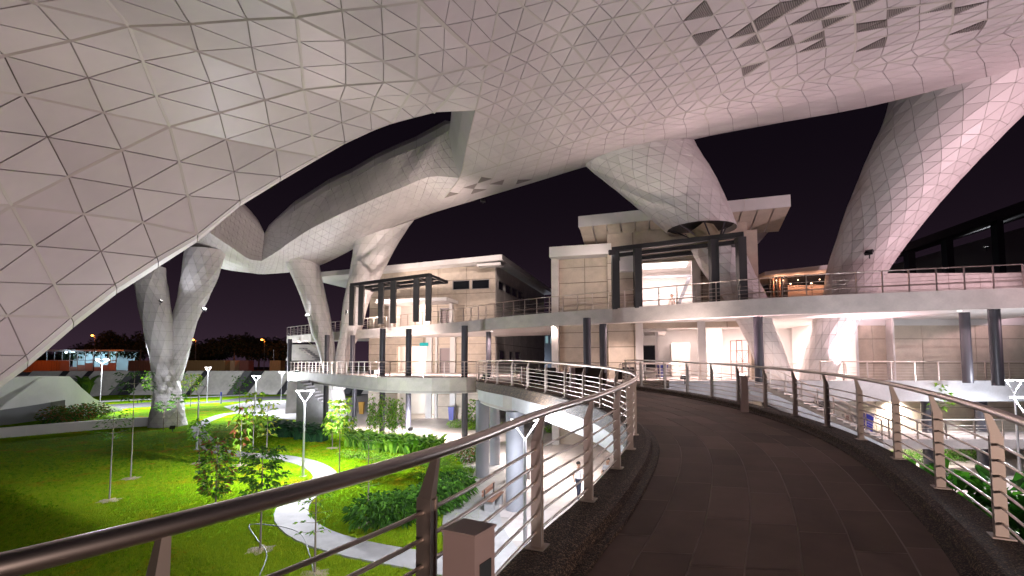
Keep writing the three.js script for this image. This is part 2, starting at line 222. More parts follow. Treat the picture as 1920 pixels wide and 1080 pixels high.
// ---------------------------------------------------------------- panelled canopy
const VIEW = V(0, EYE, 0);
const inFrame = p => { const [u, v] = seenAt(p); return -p.z > 1 && u > -70 && u < 1990 && v > -70 && v < 1150; };
const areaSeen = (a, b, c) => { const [A, B, C] = [a, b, c].map(seenAt); return Math.abs((B[0] - A[0]) * (C[1] - A[1]) - (C[0] - A[0]) * (B[1] - A[1])) / 2; };
function inset(pts, g) {                     // polygon drawn in by g on every side
  const n = pts.length, c = pts.reduce((m, p) => m.add(p), V(0, 0, 0)).multiplyScalar(1 / n);
  const nrm = pts[1].clone().sub(pts[0]).cross(pts[2].clone().sub(pts[0])).normalize();
  return pts.map((p, i) => {
    const e0 = p.clone().sub(pts[(i + n - 1) % n]).normalize(), e1 = pts[(i + 1) % n].clone().sub(p).normalize();
    const n0 = nrm.clone().cross(e0), n1 = nrm.clone().cross(e1), k = g / Math.max(0.35, 1 + n0.dot(n1));
    const q = p.clone().addScaledVector(n0, k).addScaledVector(n1, k);
    return q.distanceTo(c) > p.distanceTo(c) ? p.clone().lerp(c, 0.04) : q;
  });
}
function panelFaces(mb, pts, g, t, ref) {    // one cladding panel: a plate t thick whose face looks at ref
  const mid = pts.reduce((m, p) => m.add(p), V(0, 0, 0)).multiplyScalar(1 / pts.length);
  let nrm = pts[1].clone().sub(pts[0]).cross(pts[2].clone().sub(pts[0])).normalize();
  let P = pts; if (nrm.dot(ref.clone().sub(mid)) < 0) { P = [...pts].reverse(); nrm.negate(); }
  const f = inset(P, g), b = f.map(p => p.clone().addScaledVector(nrm, -t)), n = f.length;
  for (let i = 1; i < n - 1; i++) mb.tri(f[0], f[i], f[i + 1]);
  for (let i = 0; i < n; i++) { const j = (i + 1) % n; mb.quad(f[i], b[i], b[j], f[j]); }
  return nrm;
}
function addPanels(parent, polys, { gap, thick, ref, mats: ms, most = 300, backMat, name = 'panel', fieldName = 'panel_field', back = 0.045 }) {
  const rows = polys.map(q => { const mid = q.pts.reduce((m, p) => m.add(p), V(0, 0, 0)).multiplyScalar(1 / q.pts.length); return { ...q, mid, seen: inFrame(mid) ? areaSeen(q.pts[0], q.pts[1], q.pts[2]) : 0 }; });
  rows.sort((a, b) => b.seen - a.seen);
  const fields = ms.map(() => new MB()), bk = new MB();
  rows.forEach((q, i) => {
    const r = typeof ref === 'function' ? ref(q) : ref;
    { const P = q.pts; let n = P[1].clone().sub(P[0]).cross(P[2].clone().sub(P[0])).normalize(); const f = n.dot(r.clone().sub(q.mid)) < 0; if (f) n.negate(); const o = (f ? [...P].reverse() : P).map(p => p.clone().addScaledVector(n, -back)); for (let k = 1; k < o.length - 1; k++) bk.tri(o[0], o[k], o[k + 1]); }
    const k = Math.floor(rnd() * ms.length);
    if (q.grille && q.seen) {
      const mb = new MB(), P = inset(q.pts, gap + 0.01); let n = P[1].clone().sub(P[0]).cross(P[2].clone().sub(P[0])).normalize(); if (n.dot(r.clone().sub(q.mid)) < 0) n.negate();
      // slats across the triangle, parallel to its shortest side
      const L = [0, 1, 2].map(j => P[j].distanceTo(P[(j + 1) % 3])), s = L.indexOf(Math.min(...L)), a = P[s], b = P[(s + 1) % 3], c = P[(s + 2) % 3];
      for (let m = 0; m < 13; m++) { const t = (m + 0.3) / 13.6; mb.beam(a.clone().lerp(c, t), b.clone().lerp(c, t), 0.03, 0.05, n); }
      const g = mb.build('louvre_panel', M.slat, parent); const bb = new MB(); const o = P.map(p => p.clone().addScaledVector(n, -0.04)); bb.tri(...o); bb.build('backing', M.grille, g); return;
    }
    const hold = i < most && q.seen > 12 ? new MB() : fields[k];
    panelFaces(hold, q.pts, gap, thick, r);
    if (hold !== fields[k]) hold.build(name, ms[k], parent);
  });
  fields.forEach((f, k) => { if (f.p.length) { const m = f.build(fieldName, ms[k], parent); m.userData.kind = 'stuff'; } });
  return bk.build('backing_sheet', backMat, parent);
}
const fromTable = T => { const o = {}; for (const k in T) o[k] = V(...T[k]); return o; };

{ // ---- near wing of the canopy, large triangles, coming down to the left
  const t = thing('canopy_wing', 'near wing of white triangular panels sweeping down to the lower left corner', 'canopy');
  const N = fromTable(NODES_NEAR), P = (i, j) => N[i + ',' + j], polys = [];
  for (let i = -7; i < 9; i++) for (let j = -4; j < 6; j++) {
    const a = P(i, j), b = P(i + 1, j), c = P(i + 1, j + 1), d = P(i, j + 1);
    if (a && b && c && i + 1 - j <= 6) polys.push({ pts: [a, b, c] });
    if (a && c && d) polys.push({ pts: [a, c, d] });
  }
  const ref = V(2, 2, -6);
  addPanels(t, polys, { gap: 0.02, thick: 0.04, ref, mats: M.panel, backMat: M.joint, most: 320 });
  // broad cover strips on every third line of the grid
  const strip = pts => { pts = pts.filter(Boolean); if (pts.length < 2 || !pts.some(inFrame)) return; const mb = new MB(); for (let k = 0; k < pts.length - 1; k++) { const m = pts[k].clone().lerp(pts[k + 1], 0.5), n = ref.clone().sub(m).normalize(); mb.beam(pts[k], pts[k + 1], 0.085, 0.03, n); } mb.build('cover_strip', M.seam, t); };
  for (const i of [-6, -3, 0, 3, 6]) strip([-4, -3, -2, -1, 0, 1, 2, 3, 4, 5, 6].map(j => i - j <= 6 ? P(i, j) : null));
  for (const j of [-3, 0, 3]) strip(Array.from({ length: 17 }, (_, k) => k - 7 - j <= 6 ? P(k - 7, j) : null));
  for (const s of [-9, -6, -3, 0, 3]) strip(Array.from({ length: 11 }, (_, k) => P(s + k - 4, k - 4)));
  { const mb = new MB(), q = [P(5, -1), P(6, 0), P(7, 1), P(8, 2), P(9, 3), P(8, 4), P(8, 5), P(8, 6)].filter(Boolean); for (let k = 0; k < q.length - 1; k++) mb.beam(q[k], q[k + 1], 0.12, 0.06, ref.clone().sub(q[k]).normalize()); mb.build('cover_strip', M.seam, t); }
  // rolled edge below the last row
  const edge = [], lip = [], outer = [], far = [];
  for (let i = -7; i <= 8; i++) {
    const e = P(i, 6), up = P(i, 5) , d = e.clone().sub(up).normalize(), n = ref.clone().sub(e).normalize(), w = i < 0 ? 0.62 : i < 4 ? 0.45 : 0.28;
    edge.push(e.clone().addScaledVector(n, 0.01)); lip.push(e.clone().addScaledVector(d, w * 0.35).addScaledVector(n, -0.03)); outer.push(e.clone().addScaledVector(d, w).addScaledVector(n, -w * 0.95)); far.push(e.clone().addScaledVector(d, w * 0.7).addScaledVector(n, -w * 0.95 - 1.1));
  }
  for (let i = 0; i < edge.length - 1; i++) {
    const g = (p, a) => p[i].clone().lerp(p[i + 1], a);
    new MB().quad(g(edge, 0.008), g(edge, 0.992), g(lip, 0.992), g(lip, 0.008)).quad(g(lip, 0.008), g(lip, 0.992), g(outer, 0.992), g(outer, 0.008)).quad(g(outer, 0.008), g(outer, 0.992), g(far, 0.992), g(far, 0.008)).build('edge_panel', M.panel[i % 3], t);
  }
}

// smooth surface through the main table, three cells to a step
const mainNodes = fromTable(NODES_MAIN);
function mainAt(k, r) {
  const g = (a, b) => mainNodes[a + ',' + b];
  const cr = (p0, p1, p2, p3, t) => { p0 ??= p1.clone().multiplyScalar(2).sub(p2); p3 ??= p2.clone().multiplyScalar(2).sub(p1); const q = (a, b, c, d) => 0.5 * (2 * b + (c - a) * t + (2 * a - 5 * b + 4 * c - d) * t * t + (3 * b - a - 3 * c + d) * t * t * t); return V(q(p0.x, p1.x, p2.x, p3.x), q(p0.y, p1.y, p2.y, p3.y), q(p0.z, p1.z, p2.z, p3.z)); };
  const k0 = Math.floor(k + 1e-9), r0 = Math.floor(r + 1e-9), tk = k - k0, tr = r - r0;
  const row = b => { if (tk < 1e-6) return g(k0, b); const p1 = g(k0, b), p2 = g(k0 + 1, b); return p1 && p2 ? cr(g(k0 - 1, b), p1, p2, g(k0 + 2, b), tk) : null; };
  if (tr < 1e-6) return row(r0);
  const p1 = row(r0), p2 = row(r0 + 1); if (!p1 || !p2) return null;
  return cr(row(r0 - 1), p1, p2, row(r0 + 2), tr);
}
function railPoint(rails, s, w) {            // rails: arrays of points; s along 0..1, w across 0..rails-1
  const c = rails.map(r => r.getPoint(s)); const i = Math.min(rails.length - 2, Math.floor(w)), t = w - i;
  if (c.length === 2) return c[0].clone().lerp(c[1], t);
  return new THREE.CatmullRomCurve3(c).getPoint(w / (rails.length - 1));
}
const rail = pts => new THREE.CatmullRomCurve3(pts.map(p => Array.isArray(p) ? at(...p) : p), false, 'centripetal');
const canopy = thing('canopy_roof', 'main canopy roof of small white triangular panels over the terraces', 'canopy');
{
  const polys = [], ref = V(6, 4, -18), q = 3, key = new Map();
  const near = fromTable(NODES_NEAR);
  const node = (i, j) => { const id = i + ',' + j; if (!key.has(id)) key.set(id, i <= 3 && i + j === 12 ? near[(6 + i) + ',' + i] ?? null : i <= 3 && i + j < 12 && j > 9 ? null : mainAt(i / q, j / q)); return key.get(id); };
  for (const [k, a, b, c] of [['0,3', '0,4', '1,3', '1,4'], ['-1,4', '-1,5', '0,4', '0,5']]) mainNodes[k] = mainNodes[a].clone().add(mainNodes[b]).sub(mainNodes[c]);
  for (let i = -3; i < 30; i++) for (let j = -6; j < 18; j++) {
    if (i < 3 && i + j < 11) continue;
    const a = node(i, j), b = node(i + 1, j), c = node(i + 1, j + 1), d = node(i, j + 1);
    if (a && b && d && (i >= 3 || i + j >= 12)) polys.push({ pts: [a, b, d] });
    if (b && c && d) polys.push({ pts: [b, c, d] });
  }
  { const A = (i, j) => near[i + ',' + j], B = j => node(3, j); polys.push(...[[A(8, 3), A(9, 3), B(8)], [A(8, 3), B(8), A(8, 4)], [A(8, 4), B(8), B(7)], [A(8, 4), B(7), A(8, 5)], [A(8, 5), B(7), B(6)], [A(8, 5), B(6), A(8, 6)]].map(pts => ({ pts }))); }
  const holes = [[1306, 24], [1317, 68], [1437, 22], [1486, 7], [1510, 28], [1545, 11], [1443, 44], [1393, 57], [1404, 81], [1550, 37], [1465, 89], [1521, 76], [1528, 93], [1411, 137], [1621, 43], [1636, 46], [1639, 89], [1632, 4], [1691, 15], [1758, 18], [1813, 22], [1824, 44],
    [882, 349], [905, 341], [888, 358], [845, 358], [932, 343], [976, 334]];
  for (const [u, v] of holes) { let best = null, bd = 1e9; for (const p of polys) { const m = p.pts.map(seenAt), du = (m[0][0] + m[1][0] + m[2][0]) / 3 - u, dv = (m[0][1] + m[1][1] + m[2][1]) / 3 - v, e = du * du + dv * dv; if (e < bd && !p.grille) { bd = e; best = p; } } best.grille = true; }
  // arms: inner face and underside
  const foldPts = [mainNodes['1,0'], [806, 331, 35.8], [758, 350, 38.2], [708, 370, 40.8], [663, 390, 43.1], [616, 412, 45.5], [577, 432, 47.5], [538, 458, 49.5], [519, 472, 50.5], [491, 489, 52]];
  const topPts = [[853, 232, 31.6], [834, 249, 33.2], [818, 258, 34.2], [781, 277, 36.6], [739, 294, 38.8], [702, 311, 40.9], [660, 335, 43.2], [617, 355, 45.5], [552, 395, 48.6], [504, 431, 51.6], [496, 438, 52]];
  const silPts = [mainNodes['1,-2'], [770, 412, 47], [715, 436, 49], [664, 466, 51], [632, 483, 53], [599, 498, 54], [560, 509, 55], [541, 511, 55.3], [500, 514, 55.6], [484, 514, 55.6]];
  const midPts = [mainNodes['1,-1'], [790, 376, 40.5], [740, 398, 43], [688, 424, 45.8], [647, 444, 48], [606, 464, 50.2], [566, 480, 51.8], [538, 491, 52.7], [510, 497, 53.3], [487, 503, 53.6]];
  const top = rail(topPts), fold = rail(foldPts), mid = rail(midPts), sil = rail(silPts);
  const patch = (rails, n, m, w1, out) => { const g = []; for (let i = 0; i <= n; i++) { g.push([]); for (let j = 0; j <= m; j++) g[i].push(railPoint(rails, i / n, j / m * w1)); } for (let i = 0; i < n; i++) for (let j = 0; j < m; j++) { const a = g[i][j], b = g[i + 1][j], c = g[i + 1][j + 1], d = g[i][j + 1]; out.push({ pts: [a, b, d] }, { pts: [b, c, d] }); } return g; };
  patch([top, fold], 26, 5, 1, polys);
  patch([fold, mid, sil], 26, 8, 2, polys);
  const top2 = rail([[496, 438, 52], [478, 420, 51], [448, 391, 49], [425, 370, 47.5], [395, 345, 45.5]]), fold2 = rail([[491, 489, 52], [468, 486, 51], [436, 465, 49], [412, 449, 47], [385, 430, 45]]), sil2 = rail([[484, 514, 55.6], [470, 512, 55.4], [431, 507, 54.5], [390, 498, 53], [345, 484, 51]]), mid2 = rail([[487, 503, 53.6], [466, 502, 53], [430, 490, 51.5], [398, 476, 49.8], [362, 456, 48]]);
  patch([top2, fold2], 13, 7, 1, polys); patch([fold2, mid2, sil2], 12, 6, 2, polys);
  addPanels(canopy, polys, { gap: 0.017, thick: 0.04, ref: p => p.mid.x < -2.2 && p.mid.z < -30 ? V(-2, 4, -24) : ref, mats: M.panel, backMat: M.joint, most: 300 });
  const cover = pts => { pts = pts.filter(Boolean); if (pts.length < 2) return; const mb = new MB(); for (let k = 0; k < pts.length - 1; k++) mb.beam(pts[k], pts[k + 1], 0.075, 0.03, ref.clone().sub(pts[k]).normalize()); mb.build('cover_strip', M.seam, canopy); };
  for (let k = 1; k <= 9; k++) cover(Array.from({ length: 19 }, (_, j) => node(k * 3, j - 3)));
  for (let r = 0; r <= 4; r++) cover(Array.from({ length: 31 }, (_, i) => i < 3 && i + r * 3 < 12 ? null : node(i, r * 3)));
  for (let s = 1; s <= 12; s++) cover(Array.from({ length: 19 }, (_, j) => { const i = s * 3 - j; return i >= 3 && i <= 30 ? node(i, j) : null; }));
  // rolled rims, outer skin and the deep reveal at the edge of the opening
  const rim = (rl, lift0, back0, n, name, vEnd) => {
    for (let s = 0; s < n; s++) { const mb = new MB(), sec = f => { const e = 1 - 0.97 * Math.max(0, 1 - Math.abs(f - vEnd) / 0.22) - 0.9 * Math.max(0, 1 - Math.abs(f - (1 - vEnd)) / 0.08), lift = lift0 * e, back = back0 * e; const p = rl.getPoint(f), o = V(p.x, 0, p.z).normalize(); const ring = []; for (let k = 0; k <= 5; k++) { const a = k / 5 * Math.PI * 0.85; ring.push(p.clone().add(V(0, lift * Math.sin(a) + lift * 0.35 * k / 5, 0)).addScaledVector(o, back * (1 - Math.cos(a)) * 0.5)); } return ring; };
      const a = sec(s / n), b = sec((s + 0.995) / n); for (let k = 0; k < 5; k++) mb.quad(a[k], b[k], b[k + 1], a[k + 1]); mb.build(name, M.panel[s % 3], canopy); }
  };
  rim(top, 1.15, 2.2, 10, 'rim_section', 1); rim(top2, 1.0, 2.0, 6, 'rim_section', 0);
  { const mb = new MB(); const A = [1, 2, 3, 4, 5, 6, 7, 8, 9, 10].map(k => mainNodes[k + ',-2']); const s1 = [...[0.999, 0.8, 0.6, 0.4, 0.2].map(f => sil.getPoint(f)), ...A];
    for (let i = 0; i < s1.length - 1; i++) { const arm = i < 5, o = p => p.clone().add(V(p.x * 0.02, arm ? 1.9 : 1.5, p.z * 0.02)), o2 = p => p.clone().add(V(-p.x * 0.05, 3.2, 5)); mb.quad(s1[i], s1[i + 1], o(s1[i + 1]), o(s1[i])); if (!arm) mb.quad(o(s1[i]), o(s1[i + 1]), o2(s1[i + 1]), o2(s1[i])); } mb.build('outer_skin', M.panel[1], canopy); }
  { const e = [0, 1 / 3, 2 / 3, 1, 4 / 3, 5 / 3, 2, 2.2].map(r => mainAt(1, r)); for (let i = 0; i < e.length - 1; i++) { const f = (p, k) => p.clone().add(V(-0.62 * k, 1.5 * k, -0.3 * k)); const mb = new MB(); mb.quad(e[i], e[i + 1], f(e[i + 1], 0.75), f(e[i], 0.75)).quad(f(e[i], 0.75), f(e[i + 1], 0.75), f(e[i + 1], 1.5).add(V(0, 0.6, 0)), f(e[i], 1.5).add(V(0, 0.6, 0))); mb.build('reveal_panel', M.panel[i % 3], canopy); } }
}

// ---------------------------------------------------------------- faceted legs
function branch(parent, rows, around, cells, most, relief = 0) {
  const C = rail(rows.map(r => [r[0], r[1], r[3]])), R = new THREE.CatmullRomCurve3(rows.map((r, i) => V(r[2] * r[3] / FOCAL, 0, i)), false, 'centripetal');
  const ring = [];
  for (let r = 0; r <= cells; r++) {
    const f = r / cells, c = C.getPoint(f), rad = R.getPoint(f).x, d = C.getTangent(f);
    const s = V(1, 0, 0), u = V(0, 0, 1);
    ring.push(Array.from({ length: around }, (_, k) => { const a = (k + (r % 2) * 0.5) / around * Math.PI * 2, w = rad * (1 + relief * ((k + (r >> 1)) % 2 ? 1 : -1)); return c.clone().addScaledVector(s, Math.cos(a) * w).addScaledVector(u, Math.sin(a) * w); }));
  }
  const polys = [], nd = (r, k) => ring[r][(k + around * 2) % around];
  for (let r = 0; r < cells; r++) for (let k = 0; k < around; k++) {
    const o = r % 2; // lower neighbours of (r,k): (r+1,k-1+o) and (r+1,k+o)
    polys.push({ pts: [nd(r, k), nd(r, k + 1), nd(r + 1, k + o)], c: C.getPoint((r + 0.5) / cells) });
    polys.push({ pts: [nd(r, k), nd(r + 1, k + o), nd(r + 1, k - 1 + o)], c: C.getPoint((r + 0.5) / cells) });
  }
  const out = p => { const m = p.mid ?? p.pts[0]; return m.clone().multiplyScalar(2).sub(p.c); };
  for (const p of polys) { const m = p.pts.reduce((s, q) => s.add(q), V(0, 0, 0)).multiplyScalar(1 / 3); p.front = m.clone().sub(p.c).dot(VIEW.clone().sub(m)) > 0; }
  addPanels(parent, polys.filter(p => p.front), { gap: 0.012, thick: 0.03, ref: out, mats: M.legPanel, backMat: M.legJoint, most, back: 0.035 });
  const rest = new MB(); for (const p of polys.filter(p => !p.front)) rest.tri(...p.pts); rest.build('rear_skin', M.legPanel[0], parent);
}
{
  const t = thing('faceted_pylon', 'white faceted V-shaped pylon standing at the garden wall on the left', 'pylon', null, 'canopy pylons');
  branch(t, [[276, 500, 29, 46.5], [285, 545, 26, 46.8], [295, 602, 25, 47.1], [303, 660, 21, 47.5], [310, 700, 21, 47.8], [314.5, 737, 22.5, 48], [314.5, 770, 27, 48], [314.5, 799, 31, 48]], 14, 24, 150, 0.022);
  branch(t, [[386, 470, 34, 49.5], [374, 520, 30, 49.2], [363, 556, 25.5, 49], [346, 602, 21, 48.7], [336, 651, 18.5, 48.5], [330, 680, 17.5, 48.3], [323, 714, 15, 48.1]], 14, 20, 150, 0.012);
  const t2 = thing('faceted_pylon', 'white faceted V-shaped pylon behind the far left end of the terraces', 'pylon', null, 'canopy pylons');
  branch(t2, [[562, 480, 34, 54], [568, 497, 30, 54], [582, 539, 24.5, 54], [597, 590, 21, 54], [604, 625, 19, 54], [611, 650, 16, 54], [618, 690, 13, 53.8], [629, 730, 15, 53.5], [632, 790, 19, 53]], 16, 24, 150);
  branch(t2, [[728, 398, 56, 49.8], [718, 420, 50, 50], [702, 465, 38, 50.5], [684, 520, 29, 51.5], [667, 570, 23, 52], [657, 625, 19, 52.5], [646, 655, 14.5, 53], [639, 690, 13, 53.2], [634, 730, 13, 53.2]], 16, 24, 150);
  const t3 = thing('faceted_pylon', 'broad white faceted pylon leaning over the central pergola', 'pylon', null, 'canopy pylons');
  branch(t3, [[1178, 268, 112, 32.6], [1203, 300, 104, 32.5], [1241, 340, 93, 32.2], [1278, 384, 79, 32], [1315, 431, 63, 31.8]], 22, 14, 170);
  branch(t3, [[1343, 467, 47, 31.8], [1368, 515, 43, 31.6], [1399, 562, 37, 31.4], [1413, 600, 31, 31.3], [1434, 645, 29, 31.2], [1458, 712, 28, 31]], 14, 14, 120);
  new MB().cyl(at(1308, 425, 31.8), at(1345, 470, 31.8), 0.85, 0.8, 14).build('steel_core', mat([0.34, 0.31, 0.2], 0.6), t3);
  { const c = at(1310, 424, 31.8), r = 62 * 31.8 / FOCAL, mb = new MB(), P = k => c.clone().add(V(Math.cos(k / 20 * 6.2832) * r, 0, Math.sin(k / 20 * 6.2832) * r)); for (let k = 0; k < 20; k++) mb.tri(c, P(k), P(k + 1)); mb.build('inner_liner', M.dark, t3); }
  for (let k = 0; k < 7; k++) { const a = k / 7 * Math.PI * 2, p = at(1312, 427, 31.8), q = at(1326, 446, 31.8), o = V(Math.cos(a), 0, Math.sin(a)); new MB().beam(p.clone().addScaledVector(o, 1.7), q.clone().addScaledVector(o, 0.9), 0.07, 0.07).build('strut', M.column, t3); }
  const t4 = thing('faceted_pylon', 'tall white faceted pylon leaning to the upper right corner', 'pylon', null, 'canopy pylons');
  branch(t4, [[1935, 50, 200, 25.6], [1850, 140, 150, 26.3], [1800, 204, 121, 27], [1746, 277, 102, 27.8], [1707, 334, 87, 28.5], [1673, 386, 75, 29.2], [1640, 444, 62, 29.8], [1608, 505, 51, 30.2], [1592, 552, 42, 30.5], [1570, 594, 39, 30.7], [1547, 660, 33, 30.9], [1530, 712, 30, 31]], 20, 30, 220);
}
// ---------------------------------------------------------------- levels
const L1 = 4.9, L2 = 9.35;
const XD = p => [p.x, -p.z];
// ---------------------------------------------------------------- footbridge: curved deck between two kerbs
const bridgeY = d => 4.32 + 0.58 * Math.min(1, Math.max(0, (d - 1) / 19));
const leftEdge = [[-2.6, -1.4], [-2.05, 0], [-1.62, 0.75], [-1.05, 1.5], [-0.42, 2.5], [0.2, 4.0], [0.79, 5.2], [1.37, 6.55], [1.83, 7.75], [2.2, 9.0], [2.4, 10.3], [2.42, 11.6], [2.32, 13.0], [2.06, 14.3], [1.68, 15.7], [1.18, 17.3], [0.6, 18.9], [0, 20.8], [-0.66, 22.6], [-1.26, 24.4], [-1.78, 26.6], [-1.9, 28.4], [-1.75, 30.2]];
const rightEdge = [[0.9, -1.4], [1.9, 0.6], [2.95, 2.4], [4.05, 4.2], [4.8, 5.65], [5.45, 7.1], [5.95, 8.55], [6.3, 10.0], [6.52, 11.5], [6.6, 13.0], [6.58, 14.5], [6.42, 16.0], [6.16, 17.5], [5.8, 18.9], [5.3, 20.4], [5.05, 22.0], [5.3, 23.6], [6.0, 25.2], [7.2, 26.6], [8.6, 27.6]];
const edgeCurve = (e, lift = 0) => new THREE.CatmullRomCurve3(e.map(([x, d]) => V(x, bridgeY(d) + lift, -d)), false, 'centripetal');
const bridge = thing('footbridge', 'curving footbridge paved in dark brown stone with pebble kerbs', 'bridge');
{
  const Lc = edgeCurve(leftEdge), Rc = edgeCurve(rightEdge), N = 120, lp = Lc.getSpacedPoints(N), rp = Rc.getSpacedPoints(N);
  // match both sides by their share of the way along the deck
  const g = (s, t) => { const a = Lc.getPointAt(Math.min(1, s)), b = Rc.getPointAt(Math.min(1, s * 0.985)); return a.lerp(b, t); };
  const slab = new MB();
  for (let i = 0; i < 60; i++) {
    const q = [g(i / 60, 0), g(i / 60, 1), g((i + 1) / 60, 1), g((i + 1) / 60, 0)], b = q.map(p => p.clone().add(V(0, -0.8, 0)));
    slab.quad(q[0], q[1], q[2], q[3]); slab.quad(b[3], b[2], b[1], b[0]);
  }
  slab.build('bed', M.tileJoint, bridge);
  for (const [c, lbl] of [[lp, 'pale painted flank on the garden side'], [rp, 'pale painted flank on the building side']]) { const mb = new MB(); for (let i = 0; i < N; i++) { const d = V(0, -0.85, 0), u = V(0, 0.1, 0); mb.quad(c[i].clone().add(d), c[i + 1].clone().add(d), c[i + 1].clone().add(u), c[i].clone().add(u)); } mb.build('flank', M.blueFascia, bridge, lbl); }
  // paving: six courses of long stones with broken joints, between the kerbs
  const len = Lc.getLength(), courses = 7;
  for (let c = 0; c < courses; c++) {
    const t0 = 0.085 + c * 0.83 / courses, t1 = 0.085 + (c + 1) * 0.83 / courses; let s = (c % 2) * 0.5 / len;
    while (s < 0.995) {
      const s1 = Math.min(1, s + (1.15 + (c * 7 % 3) * 0.05) / len), e = 0.009, sub = 2, mb = new MB();
      if (s1 * len > 1.0) {
        const dy = 0.0025 + rr(0, 0.0015); let pa = null;
        for (let k = 0; k <= sub; k++) { const f = lerp(s + e / len * 0.6, s1 - e / len * 0.6, k / sub), A = g(f, t0 + e / 4).add(V(0, dy, 0)), B = g(f, t1 - e / 4).add(V(0, dy, 0)); if (pa) { mb.quad(pa[0], pa[1], B, A); for (const [p, q] of [[pa[0], A], [B, pa[1]]]) mb.quad(p, q, q.clone().add(V(0, -0.006, 0)), p.clone().add(V(0, -0.006, 0))); } pa = [A, B]; }
        mb.build('paving_stone', M.tile[Math.floor(rnd() * 4)], bridge);
      }
      s = s1;
    }
  }
  // pebble-washed kerbs, rounded, in lengths
  for (const side of [0, 1]) {
    const c = side ? rp : lp, prof = [[-0.13, -0.3], [-0.13, 0.1], [-0.1, 0.135], [0.04, 0.135], [0.2, 0.14], [0.27, 0.11], [0.3, 0.03], [0.4, 0.028], [0.41, 0.0]];
    const sec = i => { const a = c[Math.max(0, i - 1)], b = c[Math.min(N, i + 1)], d = b.clone().sub(a).setY(0).normalize(), inn = V(-d.z, 0, d.x).multiplyScalar(side ? -1 : 1); return prof.map(([o, y]) => c[i].clone().addScaledVector(inn, o).add(V(0, y, 0))); };
    for (let k = 0; k < 12; k++) { const mb = new MB(); for (let i = k * 10; i < k * 10 + 10; i++) { const a = sec(i), b = sec(i + 1); for (let j = 0; j < prof.length - 1; j++) mb.quad(a[j], b[j], b[j + 1], a[j + 1]); } mb.build('kerb', M.aggregate, bridge); }
  }
}
// ---------------------------------------------------------------- steel railings
function railing(label, posts, o = {}) {
  const { h = 1.05, rods = 5, simple = false, lean = 0.1, group = 'steel railings', tubeR = 0.032, rodR = 0.011, every = 1, inward = 1, m = M.steel, closedH = false } = o;
  const t = thing('railing', label, 'railing', null, group);
  const dirAt = i => posts[Math.min(posts.length - 1, i + 1)].clone().sub(posts[Math.max(0, i - 1)]).setY(0).normalize();
  const sideAt = i => { const d = dirAt(i); return V(-d.z, 0, d.x).multiplyScalar(inward); };
  const dense = (pts) => pts.length > 2 ? new THREE.CatmullRomCurve3(pts, false, 'centripetal').getPoints((pts.length - 1) * (simple ? 3 : 6)) : pts;
  const railPts = posts.map((p, i) => p.clone().add(V(0, h, 0)).addScaledVector(sideAt(i), simple ? 0 : lean));
  new MB().tube(dense(railPts), tubeR, simple ? 8 : 14).build('handrail', m, t);
  for (let k = 0; k < rods; k++) new MB().tube(dense(posts.map((p, i) => p.clone().add(V(0, 0.12 + k * (h - 0.28) / rods, 0)).addScaledVector(sideAt(i), simple ? 0.0 : -0.005))), rodR, simple ? 5 : 7).build('rod', m, t);
  posts.forEach((p, i) => {
    if (i % every) return;
    const s = sideAt(i), d = dirAt(i), mb = new MB(), up = V(0, 1, 0);
    if (simple) { mb.obox(p.clone().addScaledVector(d, -0.025).addScaledVector(s, -0.03), d.clone().multiplyScalar(0.05), s.clone().multiplyScalar(0.06), up.clone().multiplyScalar(h)); }
    else {                                   // pair of flat blades on a foot plate, with a tapering arm to the handrail
      const hb = h - 0.22;
      for (const q of [-1, 1]) mb.obox(p.clone().addScaledVector(d, q * 0.024 - 0.006).addScaledVector(s, -0.042), d.clone().multiplyScalar(0.012), s.clone().multiplyScalar(0.084), up.clone().multiplyScalar(hb));
      mb.obox(p.clone().addScaledVector(d, -0.018).addScaledVector(s, -0.036), d.clone().multiplyScalar(0.036), s.clone().multiplyScalar(0.072), up.clone().multiplyScalar(hb - 0.012));
      const base = [[-0.024, -0.038], [0.024, -0.038], [0.024, 0.038], [-0.024, 0.038]].map(([a, b]) => p.clone().addScaledVector(d, a).addScaledVector(s, b).add(V(0, hb, 0)));
      const top = [[-0.012, -0.018], [0.012, -0.018], [0.012, 0.018], [-0.012, 0.018]].map(([a, b]) => p.clone().addScaledVector(d, a).addScaledVector(s, lean + b).add(V(0, h - tubeR * 0.6, 0)));
      mb.hexa(base, top);
      mb.obox(p.clone().addScaledVector(d, -0.08).addScaledVector(s, -0.075), d.clone().multiplyScalar(0.16), s.clone().multiplyScalar(0.15), up.clone().multiplyScalar(0.012));
    }
    mb.build('post', simple ? m : M.steelDull, t);
  });
  return t;
}
const alongEdge = (e, lift, inn, pick) => e.filter(pick).map(([x, d], i, a) => { const p = a[Math.max(0, i - 1)], q = a[Math.min(a.length - 1, i + 1)], t = V(q[0] - p[0], 0, -(q[1] - p[1])).normalize(), s = V(-t.z, 0, t.x); return V(x, bridgeY(d) + lift, -d).addScaledVector(s, inn); });
railing('near curved steel railing from the lower left corner round the bridge to the platform', alongEdge(leftEdge, 0.14, 0, (q, i) => i > 0), { inward: 1, lean: 0.05, rods: 6 });
railing('steel railing along the right-hand kerb of the footbridge', alongEdge(rightEdge, 0.14, 0, (q, i) => i < 16), { inward: -1, lean: 0.05, rods: 6 });
